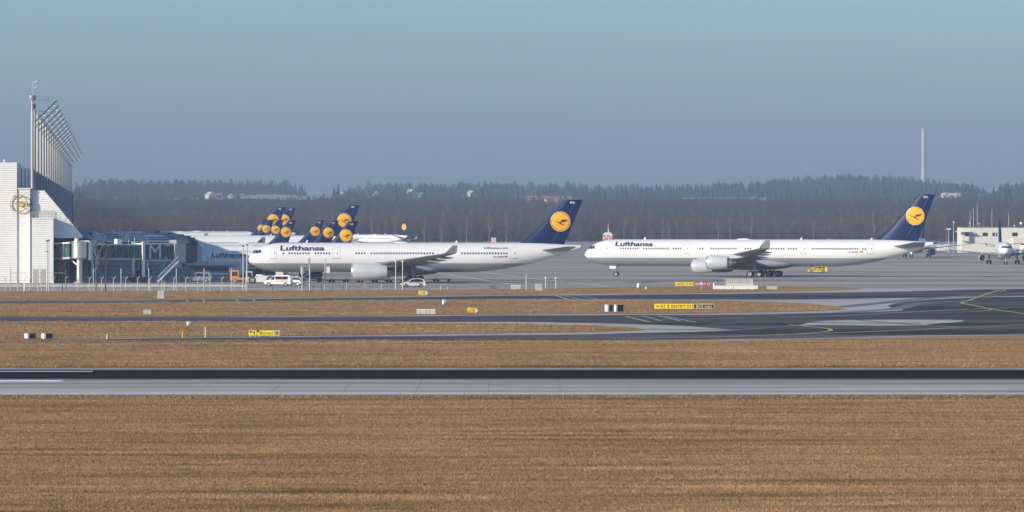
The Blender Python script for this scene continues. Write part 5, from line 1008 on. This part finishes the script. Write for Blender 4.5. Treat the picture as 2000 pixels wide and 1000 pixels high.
for k in range(3600):
    D = rngf.uniform(2960, 4500); px = rngf.uniform(-150, 2150); bp_.append((X(px, D), D, hill_z(px, D) - .5, rngf.uniform(.28, .46)))
for a, b, c, d, nn in ((230, 565, 6000, 6500, 260), (150, 380, 5200, 6000, 240), (700, 800, 6200, 6500, 50), (880, 1250, 6100, 6500, 220)):
    for k in range(nn): D = rngf.uniform(c, d); px = rngf.uniform(a, b); bp_.append((X(px, D), D, hill_z(px, D) - .5, rngf.uniform(.6, 1.05)))
for k in range(500): D = rngf.uniform(4400, 6400); px = rngf.uniform(-100, 2100); cp.append((X(px, D), D, hill_z(px, D) - 1, rngf.uniform(.4, .8))) if not in_field(px, D) else None
scatter_stuff('conifer_forest', cp, con); scatter_stuff('hill_woods', bp_, bare2)
# farmhouses and villages on the hills
ROOFR = mat('red_roof', (.22, .10, .08), .8, var=.2, scale=.3); ROOFG = mat('pale_roof', (.52, .45, .37), .8); HWALL = mat('house_wall', (.58, .55, .49), .8)
def house(px, D, w, d, h, rh, roof, lab, g, rz=0):
    w, d, h, rh = w * .62, d * .62, h * .62, rh * .62; t = thing('house', (X(px, D), D, hill_z(px, D) + 1.0), lab, 'house', rz, g)
    obj('wall', MB().prism([(-w / 2, -3), (w / 2, -3), (w / 2, h), (0, h + rh), (-w / 2, h)], -d / 2, d / 2), HWALL, t)
    for sd in (-1, 1): obj('roof', MB().add([(sd * (w / 2 + .4), -d / 2 - .4, h - .25), (sd * (w / 2 + .4), d / 2 + .4, h - .25), (0, d / 2 + .4, h + rh + .15), (0, -d / 2 - .4, h + rh + .15), (sd * (w / 2 + .4), -d / 2 - .4, h), (sd * (w / 2 + .4), d / 2 + .4, h), (0, d / 2 + .4, h + rh + .4), (0, -d / 2 - .4, h + rh + .4)], [(0, 1, 2, 3), (4, 5, 6, 7), (0, 1, 5, 4), (3, 2, 6, 7), (0, 3, 7, 4), (1, 2, 6, 5)]), roof, t)
    for xx in (-w / 4, w / 4): obj('window', MB().bb(xx - .6, xx + .6, -d / 2 - .06, -d / 2, 1, 2.6), GLASSD, t)
for a in ((411, 5350, 13, 16, 6, 5, ROOFG, 'pale-roofed farmhouse beside the hillside field above the pier', 'farm on the hillside', .5), (428, 5360, 11, 10, 4.5, 4, ROOFR, 'red-roofed house next to the pale farmhouse', 'farm on the hillside', 1.2), (452, 5340, 9, 8, 3, 3, ROOFG, 'low white outbuilding at the end of the farm', 'farm on the hillside', .3), (803, 5500, 14, 14, 6, 6, ROOFG, 'large cream house on the central hill', 'houses on the central hill', .6), (823, 5480, 10, 8, 3, 3, ROOFG, 'low pale house next to the large cream house', 'houses on the central hill', .2), (735, 5950, 9, 8, 4, 3, ROOFG, 'small white house before the dark conifers', 'houses on the central hill', .4), (668, 5980, 10, 8, 4, 3, ROOFG, 'small pale house near the end of the field strip', 'houses on the central hill', .8), (920, 5700, 12, 9, 5, 5, ROOFG, 'dull pale house among bare hillside trees', 'houses on the central hill', 1)):
    house(*a)
for k in range(7):
    px = 1036 + k * 13 + rngf.uniform(-3, 3); house(px, 4550 + rngf.uniform(-60, 60), 9, 11, 5, 4, ROOFR, 'small red-roofed house in the village below the hill', 'red-roofed village houses', rngf.uniform(0, 1.5))
for k in range(6): house(1845 + k * 8, 5550, 10, 9, 4, 4, ROOFG, 'pale house in the faint hamlet beyond the blue fin', 'pale hamlet houses', rngf.uniform(0, 1.5))
o = thing('long_shed', (X(1912, 5600), 5600, hill_z(1912, 5600) + 2), 'long low white-roofed shed on the hillside beyond the cream building', 'shed'); obj('wall', MB().bb(-4.5, 4.5, -3, 3, -2, 2.2), HWALL, o); obj('roof', MB().bb(-4.8, 4.8, -3.3, 3.3, 2.2, 2.7), WHITE, o)
# chimney of the power station and pylons
D = 9600; t = thing('power_station_chimney', (X(1804, D), D, 0), 'tall pale concrete chimney rising behind the wooded hill', 'chimney'); zt = Z(251, D)
obj('shaft', MB().rev([(0, 7.2), (zt * .3, 5.4), (zt * .65, 4.3), (zt * .96, 3.9), (zt, 3.9)], (0, 0, 0), 'z', 28), mat('chimney_concrete', (.62, .52, .45), .85, var=.06, scale=.05), t, 60); obj('rim', MB().rev([(zt - 3.5, 4.0), (zt - 3.3, 4.35), (zt + .2, 4.35), (zt + .2, 3)], (0, 0, 0), 'z', 28), mat('chimney_rim', (.55, .42, .36), .8), t, 40)
def pylon(px, D, yt, lab):
    zb = hill_z(px, D) - 2; h = Z(yt, D) - zb; t = thing('power_pylon', (X(px, D), D, zb), lab, 'pylon', 0, 'power pylons on the skyline'); w = h * .09
    for sx in (-1, 1):
        for sy in (-1, 1): obj('pylon_leg', MB().tube([(sx * w, sy * w, 0), (sx * .4, sy * .4, h)], [.3, .15], 4), FR, t)
    for f_, l in ((.68, .16), (.80, .19), (.91, .13)): obj('cross_arm', MB().tube([(-h * l, 0, h * f_), (h * l, 0, h * f_)], .22, 4), FR, t)
    for k in range(6): u, v = k / 6, (k + 1) / 6; obj('lattice_bar', MB().tube([(-w * (1 - u), -w * (1 - u), h * u), (w * (1 - v), -w * (1 - v), h * v)], .14, 4), FR, t)
pylon(1032, 6350, 345, 'lattice power pylon standing on the central ridge'); pylon(1862, 6700, 347, 'lattice power pylon on the skyline near the tall chimney'); pylon(715, 6400, 348, 'faint lattice pylon on the ridge beside the dense conifers')
# factory far right
D = 8200; t = thing('distant_plant', (X(1967, D), D, 55), 'pale industrial plant on the skyline above the cream building', 'building'); obj('block', MB().bb(-8, 4, -8, 8, -30, 8), HWALL, t); obj('tower', MB().bb(4, 9, -5, 5, -30, 12), HWALL, t); obj('tank', MB().rev([(-30, 5), (4, 5), (7, .1)], (15, 0, 0), 'z', 14), WHITE, t, 40); o = obj('stack', MB().tube([(-18, 0, -30), (-18, 0, 4)], 1.2, 8), WHITE, t)

# ------------------------------------------------------------------ grass tufts on the near meadow and along edges
def tuft(seed, h, n, spread):
    r_ = random.Random(seed); K = MB()
    for k in range(n):
        a = r_.uniform(0, 6.28); q = Vector((r_.gauss(0, spread), r_.gauss(0, spread), -.01)); l = h * r_.uniform(.5, 1.2); d = Vector((math.cos(a) * l * r_.uniform(.2, 1.1), math.sin(a) * l * r_.uniform(.2, 1.1), l)); sd = Vector((-math.sin(a + r_.uniform(-1, 1)), math.cos(a), 0)) * .009
        K.add([q - sd, q + sd, q + d * .6 + sd * .7, q + d], [(0, 1, 2), (0, 2, 3)])
    return K
def blade_mat(name, c1, c2, c3):
    m = ground_mat(name, c1, c2, c3, .5, (.12, 1.1, 1), .34, (.12, 1, 1), .85, 0, .12); n = m.node_tree.nodes; l = m.node_tree.links; g = n.new('ShaderNodeNewGeometry')
    for q in n:
        if q.type == 'MAPPING': l.new(g.outputs['Position'], q.inputs[0])
    return m
BL = [blade_mat('straw_blades', (.32, .20, .10), (.54, .355, .195), (.13, .088, .035)), blade_mat('brown_blades', (.27, .165, .083), (.47, .30, .16), (.10, .07, .028)), blade_mat('olive_blades', (.20, .135, .055), (.38, .25, .12), (.10, .085, .03))]
tf = variants('tufts', [bpy.data.objects.new('tuft', mesh('tuft', tuft(200 + i, (.055, .05, .07, .055, .06)[i], 34, .19), BL[(0, 1, 0, 2, 1)[i]])) for i in range(5)])
rg_ = np.random.default_rng(4); pts = []
def strip_pts(Da, Db, n, smin, smax):
    u = rg_.random(n); D = np.sqrt(Da ** 2 + (Db ** 2 - Da ** 2) * u); x = (rg_.random(n) * 2 - 1) * .106 * D; s_ = rg_.uniform(smin, smax, n)
    nz = np.sin(D * .9 + 2 * np.sin(x * .05)) + np.sin(D * 2.3 + x * .11 + 1); s_ *= 1 + .16 * nz
    return [(a, b, 0.0, c) for a, b, c in zip(x.tolist(), D.tolist(), s_.tolist())]
pts += strip_pts(188, 352.5, 190000, .6, 1.4); pts += strip_pts(427.8, 520, 50000, .8, 1.6)
scatter_stuff('meadow_grass', pts, tf, tilt=.25)
ep = []
for Dc, wd, nn in ((352.3, 1.2, 3500), (428.6, 1.6, 4500)): ep += [(rg_.uniform(-.106, .106) * Dc, Dc + rg_.normal(0, wd * .4) * (1 if Dc > 400 else -1), 0, rg_.uniform(1.4, 2.6)) for _ in range(nn)]
ep = [(x, max(y, 427.6) if y > 400 else min(y, 353.4), z, s_) for x, y, z, s_ in ep]
scatter_stuff('edge_grass', ep, tf, tilt=.25)
def in_poly(x, y, poly):
    c = False; j = len(poly) - 1
    for i in range(len(poly)):
        (xi, yi), (xj, yj) = poly[i], poly[j]
        if (yi > y) != (yj > y) and x < (xj - xi) * (y - yi) / (yj - yi) + xi: c = not c
        j = i
    return c
vp = []
for poly, nn in zip(VERGES, (14000, 14000, 14000)):
    ya, yb = min(p[1] for p in poly), max(p[1] for p in poly); k = 0
    while k < nn:
        px, py = rngf.uniform(-20, 2020), rngf.uniform(ya, yb)
        if px > 1700: continue
        if not in_poly(px, py, poly): k += 1; continue
        g = G(px, py); vp.append((g.x, g.y, .04, rngf.uniform(1.2, 2.6))); k += 1
scatter_stuff('verge_grass', vp, tf, tilt=.25)

# ------------------------------------------------------------------ winter haze over the whole place
hz = obj('haze', MB().bb(-2600, 2600, -400, 11500, -2.5, 205), None); hz['kind'] = 'stuff'
hmat = bpy.data.materials.new('haze'); hmat.use_nodes = True; nn = hmat.node_tree.nodes; nn.remove(nn['Principled BSDF'])
pv = nn.new('ShaderNodeVolumePrincipled'); pv.inputs['Color'].default_value = (.32, .44, .60, 1); pv.inputs['Density'].default_value = HAZE; pv.inputs['Anisotropy'].default_value = 0.0
hmat.node_tree.links.new(pv.outputs[0], nn['Material Output'].inputs['Volume']); hz.data.materials.append(hmat)
